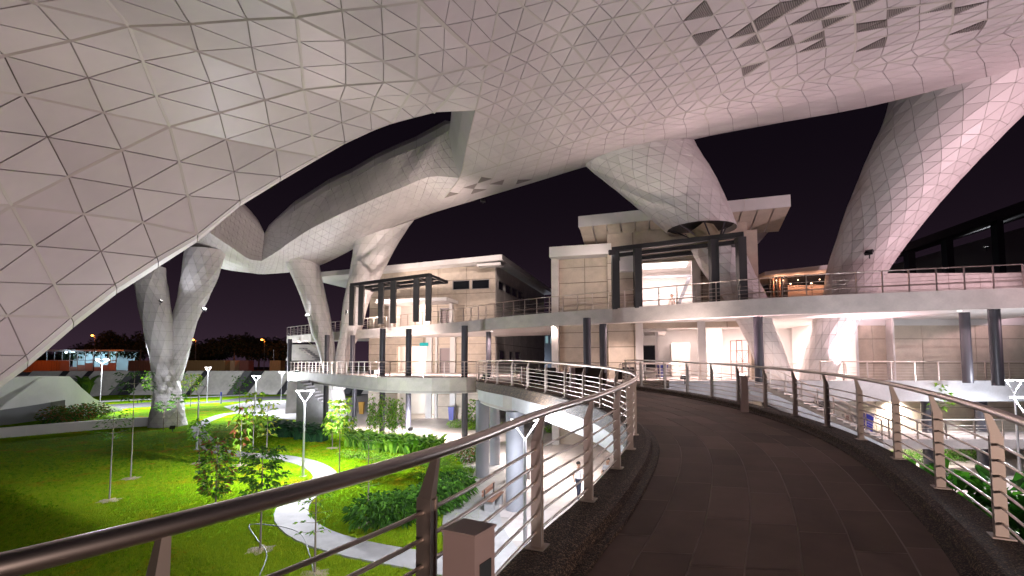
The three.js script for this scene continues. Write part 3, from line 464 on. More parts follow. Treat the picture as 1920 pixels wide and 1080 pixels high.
// bollard lights standing on the deck
function bollard(p, turn, label, h = 0.85) {
  const t = thing('bollard_light', label, 'bollard', p, 'deck bollards'); t.rotation.y = turn;
  new MB().hexa([[-0.085, -0.085], [0.085, -0.085], [0.085, 0.085], [-0.085, 0.085]].reverse().map(([x, z]) => V(x, 0, z)), [[-0.082, -0.082], [0.082, -0.082], [0.082, 0.082], [-0.082, 0.082]].reverse().map(([x, z]) => V(x, h, z))).build('shaft', mat([0.42, 0.31, 0.285], 0.5), t);
  new MB().box(-0.088, 0.088, h + 0.001, h + 0.014, -0.088, 0.088).build('cap', mat([0.4, 0.3, 0.275], 0.5), t);
  const lens = new MB().box(0.0835, 0.0885, h - 0.5, h - 0.12, -0.045, 0.045).build('lens', mat([0.06, 0.07, 0.075], 0.15), t);
  return t;
}
bollard(V(-0.19, 4.41, -2.25), -0.5, 'square grey bollard beside the nearest railing post');
bollard(V(6.05, 4.72, -13.0), -0.2, 'square grey bollard by the right railing of the footbridge', 0.92);
bollard(V(2.25, 4.9, -18.6), 0.3, 'square grey bollard on the round platform', 0.9);
bollard(V(0.55, 4.9, -24.6), 0.3, 'small grey bollard beside the platform chairs', 0.9);
// ---------------------------------------------------------------- terraces (two concrete decks with pale edges)
const edgePts = (list, y) => list.map(([u, v]) => gp(u, v, y));
const upperEdge = edgePts([[538, 631], [616, 624], [716, 616], [809, 609], [869, 604], [943, 595.5], [1033, 588], [1200, 577], [1346, 567], [1480, 559], [1620, 553], [1920, 542], [2150, 534]], L2);
const upperCurve = new THREE.CatmullRomCurve3(upperEdge, false, 'centripetal');
const upper = thing('upper_terrace', 'upper terrace deck with long grey curved edge and white soffit', 'terrace');
{
  const f = upperCurve.getSpacedPoints(60), back = [[34, 40], [24, 40], [14, 44], [4, 49], [-6, 56], [-16, 62], [-27.4, 66]];
  const poly = [...f.map(XD), ...back];
  new MB().prism(poly, L2 - 0.12, L2).build('deck', M.paver[1], upper);
  { const mb = new MB(), g = f; for (let i = 0; i < 60; i++) { const o = p => { const q = V(p.x, 0, p.z).normalize(); return p.clone().addScaledVector(q, -0.04); }; const a = o(g[i]), b = o(g[i + 1]), lo = V(0, -0.85, 0), hi = V(0, 0.06, 0); mb.quad(a.clone().add(lo), b.clone().add(lo), b.clone().add(hi), a.clone().add(hi)); const inn = p => { const q = V(p.x, 0, p.z).normalize(); return p.clone().addScaledVector(q, 0.34); }; mb.quad(inn(g[i + 1]).add(lo), inn(g[i]).add(lo), inn(g[i]).add(hi), inn(g[i + 1]).add(hi)); mb.quad(a.clone().add(hi), b.clone().add(hi), inn(g[i + 1]).add(hi), inn(g[i]).add(hi)); mb.quad(b.clone().add(lo), a.clone().add(lo), inn(g[i]).add(lo), inn(g[i + 1]).add(lo)); } mb.build('edge_beam', M.fascia, upper); }
  new MB().prism([...f.map(p => { const q = V(p.x, 0, p.z).normalize(); return XD(p.clone().addScaledVector(q, 0.3)); }), ...back], L2 - 0.62, L2 - 0.55).build('soffit', M.soffit, upper);
  // round posts carrying the upper deck
  const posts = [[543, 58], [613, 49.5], [661, 50], [717, 40], [766, 40.5], [871, 37], [916, 44], [1101, 30.5], [1131, 33], [1423, 27], [1812, 27], [1868, 23.8]];
  for (const [u, d] of posts) { const b = at(u, 660, d); b.y = L1; new MB().cyl(b, V(b.x, L2 - 0.6, b.z), 0.24, 0.24, 18).build('post', M.column, upper); }
}
const lowerLeft = edgePts([[539, 697.5], [575, 699.5], [610, 702], [670, 706], [716, 709], [760, 710], [805, 710.5], [871, 710], [893, 709]], L1);
const lower = thing('lower_terrace', 'lower terrace deck with pale edge joining the round platform', 'terrace');
const lowerRightD = 28.2;
{
  const plat = leftEdge.slice(13).map(([x, d]) => [x, d]);
  const left = new THREE.CatmullRomCurve3(lowerLeft, false, 'centripetal').getSpacedPoints(30).map(XD);
  const right = [[8.6, 27.6], [10, 28.0], [12, lowerRightD], [18, lowerRightD], [26, lowerRightD], [40, lowerRightD]];
  const back = [[40, 46], [24, 46], [14, 50], [0, 58], [-14, 66], [-27, 68]];
  const poly = [...left, ...[...plat].reverse().filter(q => q[1] > 19.5), [5.25, 20.6], [5.05, 22.0], [5.3, 23.6], [6.0, 25.2], [7.2, 26.6], ...right, ...back];
  new MB().prism(poly, L1 - 0.95, L1 - 0.012).build('deck', M.paver[0], lower);
  new MB().prism(poly.map(([x, d]) => [x, d + 0.02]), L1 - 1.0, L1 - 0.951).build('soffit', M.white, lower);
  const band = (pts, h, m, name, out = 0.03) => { const mb = new MB(); for (let i = 0; i < pts.length - 1; i++) { const a = pts[i], b = pts[i + 1], k = q => { const l = Math.hypot(q[0], q[1]); return [q[0] - q[0] / l * out, q[1] - q[1] / l * out]; }, A = k(a), B = k(b); mb.quad(V(A[0], L1 - h, -A[1]), V(B[0], L1 - h, -B[1]), V(B[0], L1 + 0.08, -B[1]), V(A[0], L1 + 0.08, -A[1])); mb.quad(V(A[0], L1 + 0.08, -A[1]), V(B[0], L1 + 0.08, -B[1]), V(b[0], L1 + 0.08, -b[1] - 0.3), V(a[0], L1 + 0.08, -a[1] - 0.3)); } return mb.build(name, m, lower); };
  band(left, 0.82, M.fascia, 'edge_beam'); band(right, 1.08, M.blueFascia, 'edge_beam');
  const platTop = plat.filter(q => q[1] >= 19.5); new MB().prism([...platTop, [5.4, 28.5], [5.25, 24], [5.05, 22.2], [5.0, 20.9]], L1 - 0.011, L1 + 0.004).build('platform_paving', M.tile[1], lower);
  for (const [u, v] of [[541, 772], [610, 800], [664, 782], [716, 812], [765, 806], [871, 826], [578, 768]]) { const b = gp(u, v, 0); new MB().cyl(b, V(b.x, L1 - 0.9, b.z), 0.24, 0.24, 18).build('post', M.column, lower); }
  for (const [x, d, r] of [[0.12, 20.6, 0.38], [-1.55, 26.4, 0.36], [-1.0, 29.5, 0.3]]) new MB().cyl(V(x, 0, -d), V(x, L1 - 0.9, -d), r, r, 22).build('post', M.columnPale, lower);
  for (const [x, d] of [[11.6, 29], [18.2, 29.6], [24.0, 28.9], [27.4, 29.2], [14.6, 34], [30, 33]]) new MB().cyl(V(x, 0, -d), V(x, L1 - 0.9, -d), 0.3, 0.3, 18).build('post', M.column, lower);
}
// railings of the terraces
railing('long steel railing along the edge of the upper terrace', (() => { const n = 62, p = new THREE.CatmullRomCurve3(upperEdge.slice(0, 12), false, 'centripetal').getSpacedPoints(n); return p.map(q => { const o = V(q.x, 0, q.z).normalize(); return q.clone().addScaledVector(o, 0.22).add(V(0, 0.06, 0)); }); })(), { simple: true, h: 1.12, rods: 4, tubeR: 0.03, rodR: 0.012 });
railing('inner steel railing standing back on the upper terrace', (() => { const p = new THREE.CatmullRomCurve3(upperEdge.slice(5, 12), false, 'centripetal').getSpacedPoints(26); return p.map(q => { const o = V(q.x, 0, q.z).normalize(); return q.clone().addScaledVector(o, 3.2).setY(L2 - 0.25); }); })(), { simple: true, h: 1.05, rods: 4, rodR: 0.012 });
railing('steel railing along the left part of the lower terrace', new THREE.CatmullRomCurve3(lowerLeft, false, 'centripetal').getSpacedPoints(26).map(q => q.clone().addScaledVector(V(q.x, 0, q.z).normalize(), 0.2).add(V(0, 0.08, 0))), { simple: true, h: 1.08, rods: 4, rodR: 0.012 });
railing('straight steel railing of the lower terrace in front of the right-hand wall', Array.from({ length: 14 }, (_, i) => V(17.6 + i * 1.35, L1 + 0.08, -lowerRightD - 0.2)), { simple: true, h: 1.08, rods: 5, rodR: 0.012 });
railing('steel railing between the platform and the head of the stairs', [[5.15, 20.8], [5.0, 22.0], [5.25, 23.6], [5.95, 25.2], [7.15, 26.7], [8.6, 27.75], [10, 28.15], [11.4, 28.4], [12.8, 28.4], [13.5, 28.4]].map(([x, d]) => V(x, L1 + 0.02, -d)), { simple: true, h: 1.05, rods: 5, rodR: 0.012 });
railing('steel railing at the back of the platform', [[-1.75, 30.4], [-1.2, 31.8], [0.2, 32.6], [1.8, 32.8], [3.4, 32.8], [4.6, 32.6], [5.6, 32]].map(([x, d]) => V(x, L1, -d)), { simple: true, h: 1.05, rods: 4, rodR: 0.012 });
railing('far steel railing across the front of the lit hall', Array.from({ length: 12 }, (_, i) => V(7.0 + i * 1.3, L1, -32.4 + i * 0.06)), { simple: true, h: 1.02, rods: 3, rodR: 0.012 });
// stair from the lower terrace down to the garden on the right, beside the deck edge
{
  const t = thing('staircase', 'white open staircase descending to the right below the terrace edge', 'staircase');
  const x0 = 13.6, n = 17, dx = 0.34, dy = 0.165, d0 = 26.2, d1 = 27.9;
  for (let i = 0; i < n; i++) { const x = x0 + i * dx, y = L1 - 0.1 - i * dy; new MB().box(x, x + dx + 0.03, y - 0.09, y, -d1, -d0).build('tread', M.paver[2], t); new MB().box(x + 0.005, x + 0.03, y - dy - 0.02, y - 0.091, -d1 + 0.02, -d0 - 0.02).build('riser', M.render, t); }
  for (const d of [d0, d1]) { const mb = new MB(), e = V(0, 0, -0.12), a = V(x0 - 0.3, L1 - 0.35, -d), b = V(x0 + n * dx, L1 - 0.35 - n * dy, -d); mb.obox(a, b.clone().sub(a), V(0, -0.42, 0), e); mb.build('stringer', M.blueFascia, t); }
  new MB().box(x0 + n * dx, x0 + n * dx + 14, L1 - 0.1 - n * dy - 0.5, L1 - 0.1 - n * dy, -29.5, -d0).build('landing', M.paver[1], t);
  railing('sloping steel handrail of the white staircase', Array.from({ length: 8 }, (_, i) => V(x0 + i * n * dx / 7, L1 - 0.1 - i * n * dy / 7, -d0 - 0.05)), { simple: true, h: 1.0, rods: 5, rodR: 0.01 });
  railing('rear sloping handrail of the white staircase', Array.from({ length: 8 }, (_, i) => V(x0 + i * n * dx / 7, L1 - 0.1 - i * n * dy / 7, -d1 + 0.05)), { simple: true, h: 1.0, rods: 5, rodR: 0.01 });
  railing('low steel railing of the half landing at the right edge', Array.from({ length: 9 }, (_, i) => V(x0 + n * dx + 0.4 + i * 1.5, L1 - 0.1 - n * dy, -d0 - 0.1)), { simple: true, h: 1.0, rods: 5, rodR: 0.01 });
}
// ---------------------------------------------------------------- buildings: a wall frame has an origin, a way along and a way out
class Wall {
  constructor(o, u, n) { this.o = o; this.u = u.normalize(); this.n = n.normalize(); }
  hit(px, py) { const r = look(px, py), d3 = V(r[0], r[1], -1), k = this.n.dot(this.o.clone().sub(VIEW)) / this.n.dot(d3), p = VIEW.clone().addScaledVector(d3, k); return [p.clone().sub(this.o).dot(this.u), p.y]; }
  p(t, y, d = 0) { return this.o.clone().addScaledVector(this.u, t).addScaledVector(this.n, d).setY(y); }
  box(mb, t0, t1, y0, y1, d0, d1) { return mb.obox(this.p(t0, y0, d0), this.u.clone().multiplyScalar(t1 - t0), V(0, y1 - y0, 0), this.n.clone().multiplyScalar(d1 - d0)); }
}
function cladding(parent, w, t0, t1, y0, y1, cols, rows, holes = [], o = {}) {
  const { gap = 0.022, proud = 0.05, wall = 0.22, ms = M.clad, name = 'cladding_panel' } = o;
  const cut = (a, b, list) => [...new Set([a, ...list.filter(x => x > a + 0.02 && x < b - 0.02), b])].sort((p, q) => p - q);
  const C = cut(t0, t1, [...cols, ...holes.flatMap(h => [h[0], h[1]])]), R = cut(y0, y1, [...rows, ...holes.flatMap(h => [h[2], h[3]])]), back = new MB();
  const isHole = (a, b) => holes.some(h => a > h[0] - 1e-3 && a < h[1] + 1e-3 && b > h[2] - 1e-3 && b < h[3] + 1e-3);
  for (let i = 0; i < C.length - 1; i++) for (let j = 0; j < R.length - 1; j++) {
    if (isHole((C[i] + C[i + 1]) / 2, (R[j] + R[j + 1]) / 2)) continue;
    w.box(back, C[i], C[i + 1], R[j], R[j + 1], -wall, 0);
    const near = (x, list) => list.some(y => Math.abs(x - y) < 0.02) || x === t0 || x === t1, g = x => near(x, cols) ? gap : 0.002, gr = y => rows.some(z => Math.abs(z - y) < 0.02) ? gap : 0.002;
    w.box(new MB(), C[i] + g(C[i]), C[i + 1] - g(C[i + 1]), R[j] + gr(R[j]), R[j + 1] - gr(R[j + 1]), 0.001, proud).build(name, ms[Math.floor(rnd() * ms.length)], parent);
  }
  back.build('wall', M.cladBack, parent);
}
const steps = (a, b, s) => Array.from({ length: Math.ceil((b - a) / s) }, (_, i) => a + i * s);
function windowUnit(parent, w, t0, t1, y0, y1, m = M.glassDark) {
  const f = new MB(), b = 0.06; w.box(f, t0, t1, y1 - b, y1, -0.12, 0.07); w.box(f, t0, t1, y0, y0 + b, -0.12, 0.07); w.box(f, t0, t0 + b, y0 + b, y1 - b, -0.12, 0.07); w.box(f, t1 - b, t1, y0 + b, y1 - b, -0.12, 0.07);
  const win = f.build('window', M.frame, parent); w.box(new MB(), t0 + b, t1 - b, y0 + b, y1 - b, -0.06, -0.04).build('pane', m, win); return win;
}
function door(parent, w, t0, t1, y0, y1, m) { const f = new MB(); w.box(f, t0 - 0.08, t0, y0, y1 + 0.08, -0.15, 0.08); w.box(f, t1, t1 + 0.08, y0, y1 + 0.08, -0.15, 0.08); w.box(f, t0, t1, y1, y1 + 0.08, -0.15, 0.08); const d = f.build('door', M.frame, parent); w.box(new MB(), t0, t1, y0, y1, -0.1, -0.05).build('leaf', m ?? mat([0.26, 0.215, 0.215], 0.5), d); w.box(new MB(), t0 + 0.08, t0 + 0.12, y0 + 0.95, y0 + 1.1, -0.05, 0.0).build('handle', M.steel, d); return d; }
const downlights = [];
function downlight(p, cd, color = 0xffe6d2, ang = 1.0) {
  const t = thing('downlight', downLabel(p), 'downlight', null, 'recessed soffit downlights');
  new MB().cyl(p.clone().add(V(0, -0.012, 0)), p.clone().add(V(0, 0.04, 0)), 0.13, 0.13, 14).build('trim', M.white, t);
  const g = new MB().cyl(p.clone().add(V(0, -0.02, 0)), p.clone().add(V(0, -0.013, 0)), 0.1, 0.1, 14).build('lens', M.downGlow, t);
  spotLamp(p.clone().add(V(0, -0.06, 0)), p.clone().add(V(0, -4, 0)), cd, color, ang, 0.7, 0.1, t);
}
let downN = 0; const ordinal = ['leftmost', 'second', 'third', 'fourth', 'fifth', 'sixth', 'seventh', 'eighth', 'ninth', 'tenth', 'eleventh', 'twelfth', 'thirteenth', 'fourteenth', 'fifteenth', 'sixteenth', 'seventeenth', 'eighteenth', 'nineteenth', 'twentieth'];
let downWhere = 'in the white soffit of the upper terrace'; const downLabel = () => `${ordinal[downN++] ?? 'last'} small round downlight from the left ${downWhere}`;

const c16 = 0.962, s16 = 0.275;
// ---- left building
{
  const t = thing('pavilion', 'beige clad building on the left with four dark side windows and flat white roof', 'building');
  const F = new Wall(V(-1.73, 0, -52), V(-c16, 0, -s16), V(-s16, 0, c16)), S = new Wall(V(-1.73, 0, -52), V(s16, 0, -c16), V(c16, 0, s16));
  const rows = [1.3, 2.6, 3.9, 5.8, 6.9, 8.0, 9.9, 11.0, 12.1, 13.4, 14.9], roofY = 16.3, wEnd = F.hit(692, 640)[0];
  const w1 = F.hit(918, 541), w2 = F.hit(885, 525), w3 = F.hit(881, 541), w4 = F.hit(849, 525), wy0 = w1[1], wy1 = w2[1];
  const dr = (u0, u1, y0, y1) => { const a = F.hit(u1, 640)[0], b = F.hit(u0, 640)[0]; return [a, b, y0, y1]; };
  const holes = [[w1[0], w2[0], wy0, wy1], [w3[0], w4[0], wy0, wy1], dr(745, 800, L1, L1 + 2.9), dr(826, 843, L1, L1 + 2.6), dr(826, 843, L2, L2 + 2.5), dr(740, 806, L2, L2 + 3.0), dr(745, 815, 0, 3.1)];
  cladding(t, F, 0, wEnd, 0, roofY, steps(3.3, wEnd, 3.3), rows, holes);
  windowUnit(t, F, w1[0], w2[0], wy0, wy1); windowUnit(t, F, w3[0], w4[0], wy0, wy1);
  door(t, F, holes[3][0], holes[3][1], L1, L1 + 2.6); door(t, F, holes[4][0], holes[4][1], L2, L2 + 2.5);
  const sideW = [[0.8, 3.0], [3.4, 5.7], [6.1, 8.4], [8.8, 11.0]].map(([a, b]) => [a, b, wy0, wy1]), low = [[1.2, 3.4, 6.2, 7.3], [5.0, 6.4, 6.2, 7.3], [7.4, 9.8, 6.2, 7.3]];
  cladding(t, S, 0, 24, 0, roofY, steps(3.2, 24, 3.2), [3.9, 8.0, 12.1], [...sideW, ...low], { ms: [M.render], gap: 0.03 });
  for (const q of [...sideW, ...low]) windowUnit(t, S, ...q);
  // roof with deep overhang, rising to the right
  const R = (tt, s, y) => V(-1.73 - c16 * tt + s16 * s, y, -52 - s16 * tt - c16 * s);
  const roof = new MB(); roof.hexa([R(-1.2, -1.6, roofY + 0.2), R(-1.2, 25, roofY + 0.2), R(22.5, 25, roofY - 0.6), R(22.5, -1.6, roofY - 0.6)].reverse(), [R(-1.2, -1.6, roofY + 0.75), R(-1.2, 25, roofY + 0.75), R(22.5, 25, roofY - 0.05), R(22.5, -1.6, roofY - 0.05)].reverse());
  const rf = roof.build('roof', M.white, t);
  for (let k = 1; k < 7; k++) { const a = R(-1.2 + k * 3.1, -1.605, 0), y = lerp(roofY + 0.2, roofY - 0.6, k * 3.1 / 23.7); new MB().obox(a.clone().setY(y), V(-c16, 0, -s16).multiplyScalar(0.03), V(0, 0.55, 0), V(-s16, 0, c16).multiplyScalar(0.012)).build('fascia_joint', M.fascia, rf); }
  new MB().obox(R(-0.9, -1.2, roofY - 0.25), V(-c16, 0, -s16).multiplyScalar(2.6), V(0, 0.3, 0), V(s16, 0, -c16).multiplyScalar(1.2)).build('gutter', M.white, rf);
  // entrance porch on the upper terrace and the white lobby behind it
  const a = F.hit(845, 600)[0], b = F.hit(733, 600)[0];
  F.box(new MB(), a - 0.9, b, L2 + 2.95, L2 + 3.3, 0.06, 3.2).build('porch_roof', M.white, t);
  for (const tt of [a - 0.5, b - 0.5]) F.box(new MB(), tt, tt + 0.35, L2, L2 + 2.95, 0.4, 0.75).build('porch_pier', M.white, t);
  for (const [y0, y1] of [[L2, L2 + 3.4], [L1, L1 + 3.4], [0, 3.6]]) { const mb = new MB(), q0 = holes[5][0] - 1.2, q1 = holes[5][1] + 1.6; F.box(mb, q0, q1, y0, y1, -4.2, -4.0); F.box(mb, q0, q0 + 0.15, y0, y1, -4, -0.24); F.box(mb, q1 - 0.15, q1, y0, y1, -4, -0.24); F.box(mb, q0, q1, y1, y1 + 0.1, -4.2, -0.24); F.box(mb, q0, q1, y0 - 0.02, y0 + 0.01, -4.2, -0.24); mb.build('lobby', M.white, t); }
  pointLamp(F.p((a + b) / 2, L2 + 2.6, -2), 55, 0xffdccb, 0.4, t); pointLamp(F.p((a + b) / 2, L1 + 2.7, -2), 55, 0xffdccb, 0.4, t); pointLamp(F.p((a + b) / 2 - 1, 2.7, -1.6), 30, 0xfff2e6, 0.4, t);
  for (const [u0, u1] of [[801, 812], [846, 856], [818, 822]]) { const p = F.hit(u1, 670)[0], q = F.hit(u0, 670)[0]; F.box(new MB(), p, q, L1, L2 - 0.62, 0.06, 0.35).build('pilaster', M.white, t); F.box(new MB(), p, q, 0, 3.95, 0.06, 0.35).build('pilaster', M.white, t); }
}
function pergola(label, postsUD, y1, deep) {
  const t = thing('pergola', label, 'pergola'); const ps = postsUD.map(([u, d]) => { const p = at(u, 600, d); p.y = L2; return p; });
  const bk = p => { const o = V(-s16, 0, c16).multiplyScalar(-deep); return p.clone().add(o); };
  for (const p of ps) new MB().box(p.x - 0.22, p.x + 0.22, L2, y1 - 0.3, p.z - 0.22, p.z + 0.22).build('post', M.dark, t);
  const A = ps[0].clone().setY(y1 - 0.16), B = ps[ps.length - 1].clone().setY(y1 - 0.16), ex = B.clone().sub(A).normalize().multiplyScalar(0.17);
  A.sub(ex); B.add(ex);
  new MB().beam(A, B, 0.34, 0.28).build('beam', M.dark, t); new MB().beam(bk(A), bk(B), 0.3, 0.28).build('beam', M.dark, t);
  const m = A.clone().lerp(bk(A), 0.5), n = B.clone().lerp(bk(B), 0.5); new MB().beam(m, n, 0.2, 0.24).build('beam', M.dark, t);
  ps.forEach((p, i) => { if (i % 2 === 0 || i === ps.length - 1) { const q = p.clone().setY(y1 - 0.14); new MB().beam(q, bk(q), 0.22, 0.22).build('rafter', M.dark, t); } });
  return t;
}
pergola('black steel pergola with six posts in front of the left building', [[660, 45], [677, 44.5], [714, 43], [737, 42.2], [780, 40.8], [803, 40]], 13.25, 3.4);
pergola('black steel pergola with four posts around the leaning pylon', [[1155, 31.2], [1197, 30.4], [1341, 28.2], [1393, 27.6]], 13.35, 3.6);
// ---- central building
const FC = new Wall(V(3.2, 0, -37), V(c16, 0, s16), V(-s16, 0, c16));
{
  const t = thing('pavilion', 'central beige clad building with oversailing pale roof and brightly lit halls', 'building');
  const T = u => FC.hit(u, 620)[0], rows = [1.3, 2.6, 3.9, 6.0, 7.1, 8.2, 9.6, 10.75, 11.9, 13.05];
  const tA = T(1049), tB = T(1142), tC = T(1200), tD = T(1316), tE = T(1402), hall1 = [T(1206), T(1612), L1, L1 + 3.45], hall2 = [T(1206), T(1312), L2, L2 + 3.6];
  cladding(t, FC, 0, tB, 0, 14.1, [tA, (tA + tB) / 2 + 0.1], rows, [], {});
  FC.box(new MB(), -0.15, tA, 0, 14.5, 0.06, 0.5).build('corner_pier', M.render, t);
  FC.box(new MB(), -0.15, tB + 0.3, 13.7, 14.45, 0.06, 1.2).build('parapet', M.white, t);
  FC.box(new MB(), 0, tB, 14.1, 14.4, -6, 0.05).build('flat_roof', M.fascia, t);
  const left = new Wall(FC.p(0, 0), V(s16, 0, -c16), V(-c16, 0, -s16)); left.box(new MB(), 0, 12, 0, 14.2, -0.2, 0).build('side_wall', M.render, t);
  // projecting middle part
  const G = new Wall(FC.p(0, 0, 0.9), FC.u.clone(), FC.n.clone());
  cladding(t, G, tB, tE, 0, 15.4, [T(1190), tD, T(1360)], rows, [hall1, hall2].map(h => [h[0], Math.min(h[1], tE), h[2], h[3]]), {});
  { const mb = new MB(); FC.box(mb, tB, tB + 0.12, 0, 15.4, 0.04, 0.68); mb.build('return_wall', M.clad[2], t); }
  FC.box(new MB(), T(1193), T(1206), L1, L2 - 0.62, 0.96, 1.4).build('pier', M.white, t); FC.box(new MB(), T(1305), T(1319), L1, L2 - 0.62, 0.96, 1.4).build('pier', M.white, t);
  FC.box(new MB(), T(1297), T(1312), L2, L2 + 3.5, 0.96, 1.4).build('pier', M.white, t);
  FC.box(new MB(), T(1165), T(1192), L2 + 3.0, L2 + 4.6, 0.96, 1.5).build('sign_board', M.white, t);
  // great roof with boarded soffit
  const r0 = T(1100) - 0.2, r1 = T(1466) + 0.2, ry = 15.45;
  const R = (tt, d, y) => FC.p(tt, y, d), roof = new MB();
  roof.hexa([R(r0, 2.4, ry), R(r1, 2.4, ry + 0.3), R(r1, -14, ry + 0.3), R(r0, -14, ry)], [R(r0, 2.4, ry + 0.75), R(r1, 2.4, ry + 1.05), R(r1, -14, ry + 1.05), R(r0, -14, ry + 0.75)]);
  const rf = roof.build('roof', M.white, t);
  for (let k = 0; k < 14; k++) { const a = lerp(r0, r1, k / 14) + 0.06, b = lerp(r0, r1, (k + 1) / 14) - 0.02, y = lerp(ry, ry + 0.3, k / 14); new MB().hexa([R(a, 2.3, y - 0.02), R(b, 2.3, y + 0.001), R(b, -0.8, y - 0.75), R(a, -0.8, y - 0.77)], [R(a, 2.3, y - 0.004), R(b, 2.3, y + 0.016), R(b, -0.8, y - 0.73), R(a, -0.8, y - 0.75)]).build('soffit_board', M.clad[k % 3], rf); }
  for (let k = 1; k < 5; k++) { const tt = lerp(r0, r1, k / 5), y = lerp(ry, ry + 0.3, k / 5); FC.box(new MB(), tt, tt + 0.03, y + 0.02, y + 0.74, 2.402, 2.414).build('fascia_joint', M.fascia, rf); }
  // right flank under the roof
  const side = new Wall(FC.p(tE, 0, 0.9), V(s16, 0, -c16), V(c16, 0, s16)); side.box(new MB(), 0, 13, L2, 15.4, -0.25, 0).build('side_wall', M.render, t);
  // lower hall: floor, back wall, ceiling, partitions
  const room = (h, depth, yc, name) => { const mb = new MB(), q = 0.7; FC.box(mb, h[0] - 1.5, h[1] + 1.5, h[2], yc, -depth - 0.2, -depth); FC.box(mb, h[0] - 1.6, h[0] - 1.5, h[2], yc, -depth, q); FC.box(mb, h[1] + 1.5, h[1] + 1.6, h[2], yc, -depth, q); FC.box(mb, h[0] - 1.6, h[1] + 1.6, yc, yc + 0.1, -depth - 0.2, q); return mb.build(name, M.white, t); };
  room(hall1, 7.5, L1 + 3.95, 'hall_shell'); room(hall2, 6, L2 + 4.1, 'hall_shell');
  FC.box(new MB(), hall2[0] - 1.5, hall2[1] + 1.5, L2 - 0.01, L2 + 0.02, -6, 0.7).build('hall_floor', M.paver[2], t);
  FC.box(new MB(), T(1262), T(1300), L1, L1 + 2.6, -7.2, -3.6).build('partition', M.render, t);
  FC.box(new MB(), T(1228), T(1234), L1, L1 + 3.95, -4.5, -0.6).build('partition', M.white, t);
  FC.box(new MB(), T(1340), T(1372), L1, L1 + 3.95, -7.45, -5.2).build('partition', M.white, t);
  windowUnit(t, new Wall(FC.p(0, 0, -7.4), FC.u.clone(), FC.n.clone()), T(1200), T(1232), L1 + 0.3, L1 + 2.6);
  FC.box(new MB(), T(1206), T(1250), L1 + 3.3, L1 + 3.5, -6, 0.2).build('ceiling_raft', M.soffit, t);
  // stair flight and balustrade seen inside the upper hall
  { const a = FC.p(T(1268), L2 + 0.2, -3.4), b = FC.p(T(1302), L2 + 3.2, -3.4); new MB().beam(a, b, 0.9, 0.25).build('stair_flight', M.columnPale, t); }
  FC.box(new MB(), T(1209), T(1310), L2 + 3.05, L2 + 3.2, -2.6, -2.4).build('ceiling_beam', M.columnPale, t);
  // lit ceiling panels of the halls
  const panel = (tt, d, y, w, l, k) => { const p = FC.p(tt, y, d), m = new MB(); FC.box(m, tt - w / 2, tt + w / 2, y, y + 0.04, d - l / 2, d + l / 2); m.build('ceiling_light', glow([1, 0.9, 0.85], 2.2), t); const l_ = new THREE.RectAreaLight(0xffe4de, k, w, l); l_.position.copy(p).add(V(0, -0.03, 0)); l_.lookAt(p.clone().add(V(0, -5, 0))); t.add(l_); };
  panel(T(1250), -2.4, L2 + 3.98, 3.2, 2.4, 24); panel(T(1262), -3.2, L1 + 3.84, 3.4, 2, 20); panel(T(1395), -2.6, L1 + 3.84, 4, 2, 20); panel(T(1520), -2.6, L1 + 3.84, 4, 2, 18);
  // wall washers that draw scallops on the back walls
  for (const u of [1333, 1341, 1349, 1478, 1492, 1506]) { const p = FC.p(T(u), L1 + 0.25, u < 1400 ? -4.95 : -7.1); const w = new MB().ball(p, 0.07, 8).build('wall_washer', M.downGlow, t); spotLamp(p.clone().add(V(0, 0.09, 0)), p.clone().add(V(0, 3, -0.25)), 11, 0xffe9dc, 0.42, 0.35, 0.05, t); }
  FC.box(new MB(), T(1402), T(1420), 0, 14.8, 0.2, 0.9).build('end_pier', M.clad[0], t);
}
{ // ---- small lodge with warm light under its eaves
  const t = thing('lodge', 'low lodge with warm orange light under its wide eaves on the upper terrace', 'lodge');
  const W = new Wall(V(18.2, 0, -36.5), V(c16, 0, s16 * 0.5), V(-s16 * 0.5, 0, c16));
  const T = u => W.hit(u, 520)[0];
  W.box(new MB(), T(1470), T(1600), L2, L2 + 2.3, -5, 0).build('wall', M.warm, t);
  for (const u of [1470, 1521]) W.box(new MB(), T(u), T(u) + 0.04, L2, L2 + 2.28, 0.001, 0.02).build('wall_joint', M.cladBack, t);
  W.box(new MB(), T(1470), T(1600), L2 + 2.3, L2 + 3.3, -5, -0.1).build('clerestory', M.glassDark, t);
  for (let k = 0; k < 6; k++) W.box(new MB(), T(1440) + k * 0.22, T(1440) + k * 0.22 + 0.09, L2, L2 + 3.1, 0.1, 0.3).build('fin', k % 2 ? M.timber : M.dark, t);
  W.box(new MB(), T(1464), T(1471), L2, L2 + 3.1, 0.1, 0.5).build('fin', M.dark, t);
  new MB().hexa([W.p(T(1414), L2 + 2.75, 2.2), W.p(T(1600), L2 + 3.25, 2.2), W.p(T(1600), L2 + 3.25, -6), W.p(T(1414), L2 + 2.75, -6)], [W.p(T(1414), L2 + 3.0, 2.2), W.p(T(1600), L2 + 3.6, 2.2), W.p(T(1600), L2 + 3.6, -6), W.p(T(1414), L2 + 3.0, -6)]).build('roof', M.white, t);
  for (const u of [1450, 1462, 1490, 1530]) { const p = W.p(T(u), L2 + 2.62, 0.55); new MB().ball(p, 0.045, 8).build('eaves_lamp', glow([1, 0.6, 0.35], 4), t); pointLamp(p.clone().add(V(0, -0.06, 0.03)), 2.0, 0xffb890, 0.04, t); }
  W.box(new MB(), T(1418), T(1442), L2, L2 + 1.9, -4, -3.8).build('wall', M.render, t);
}
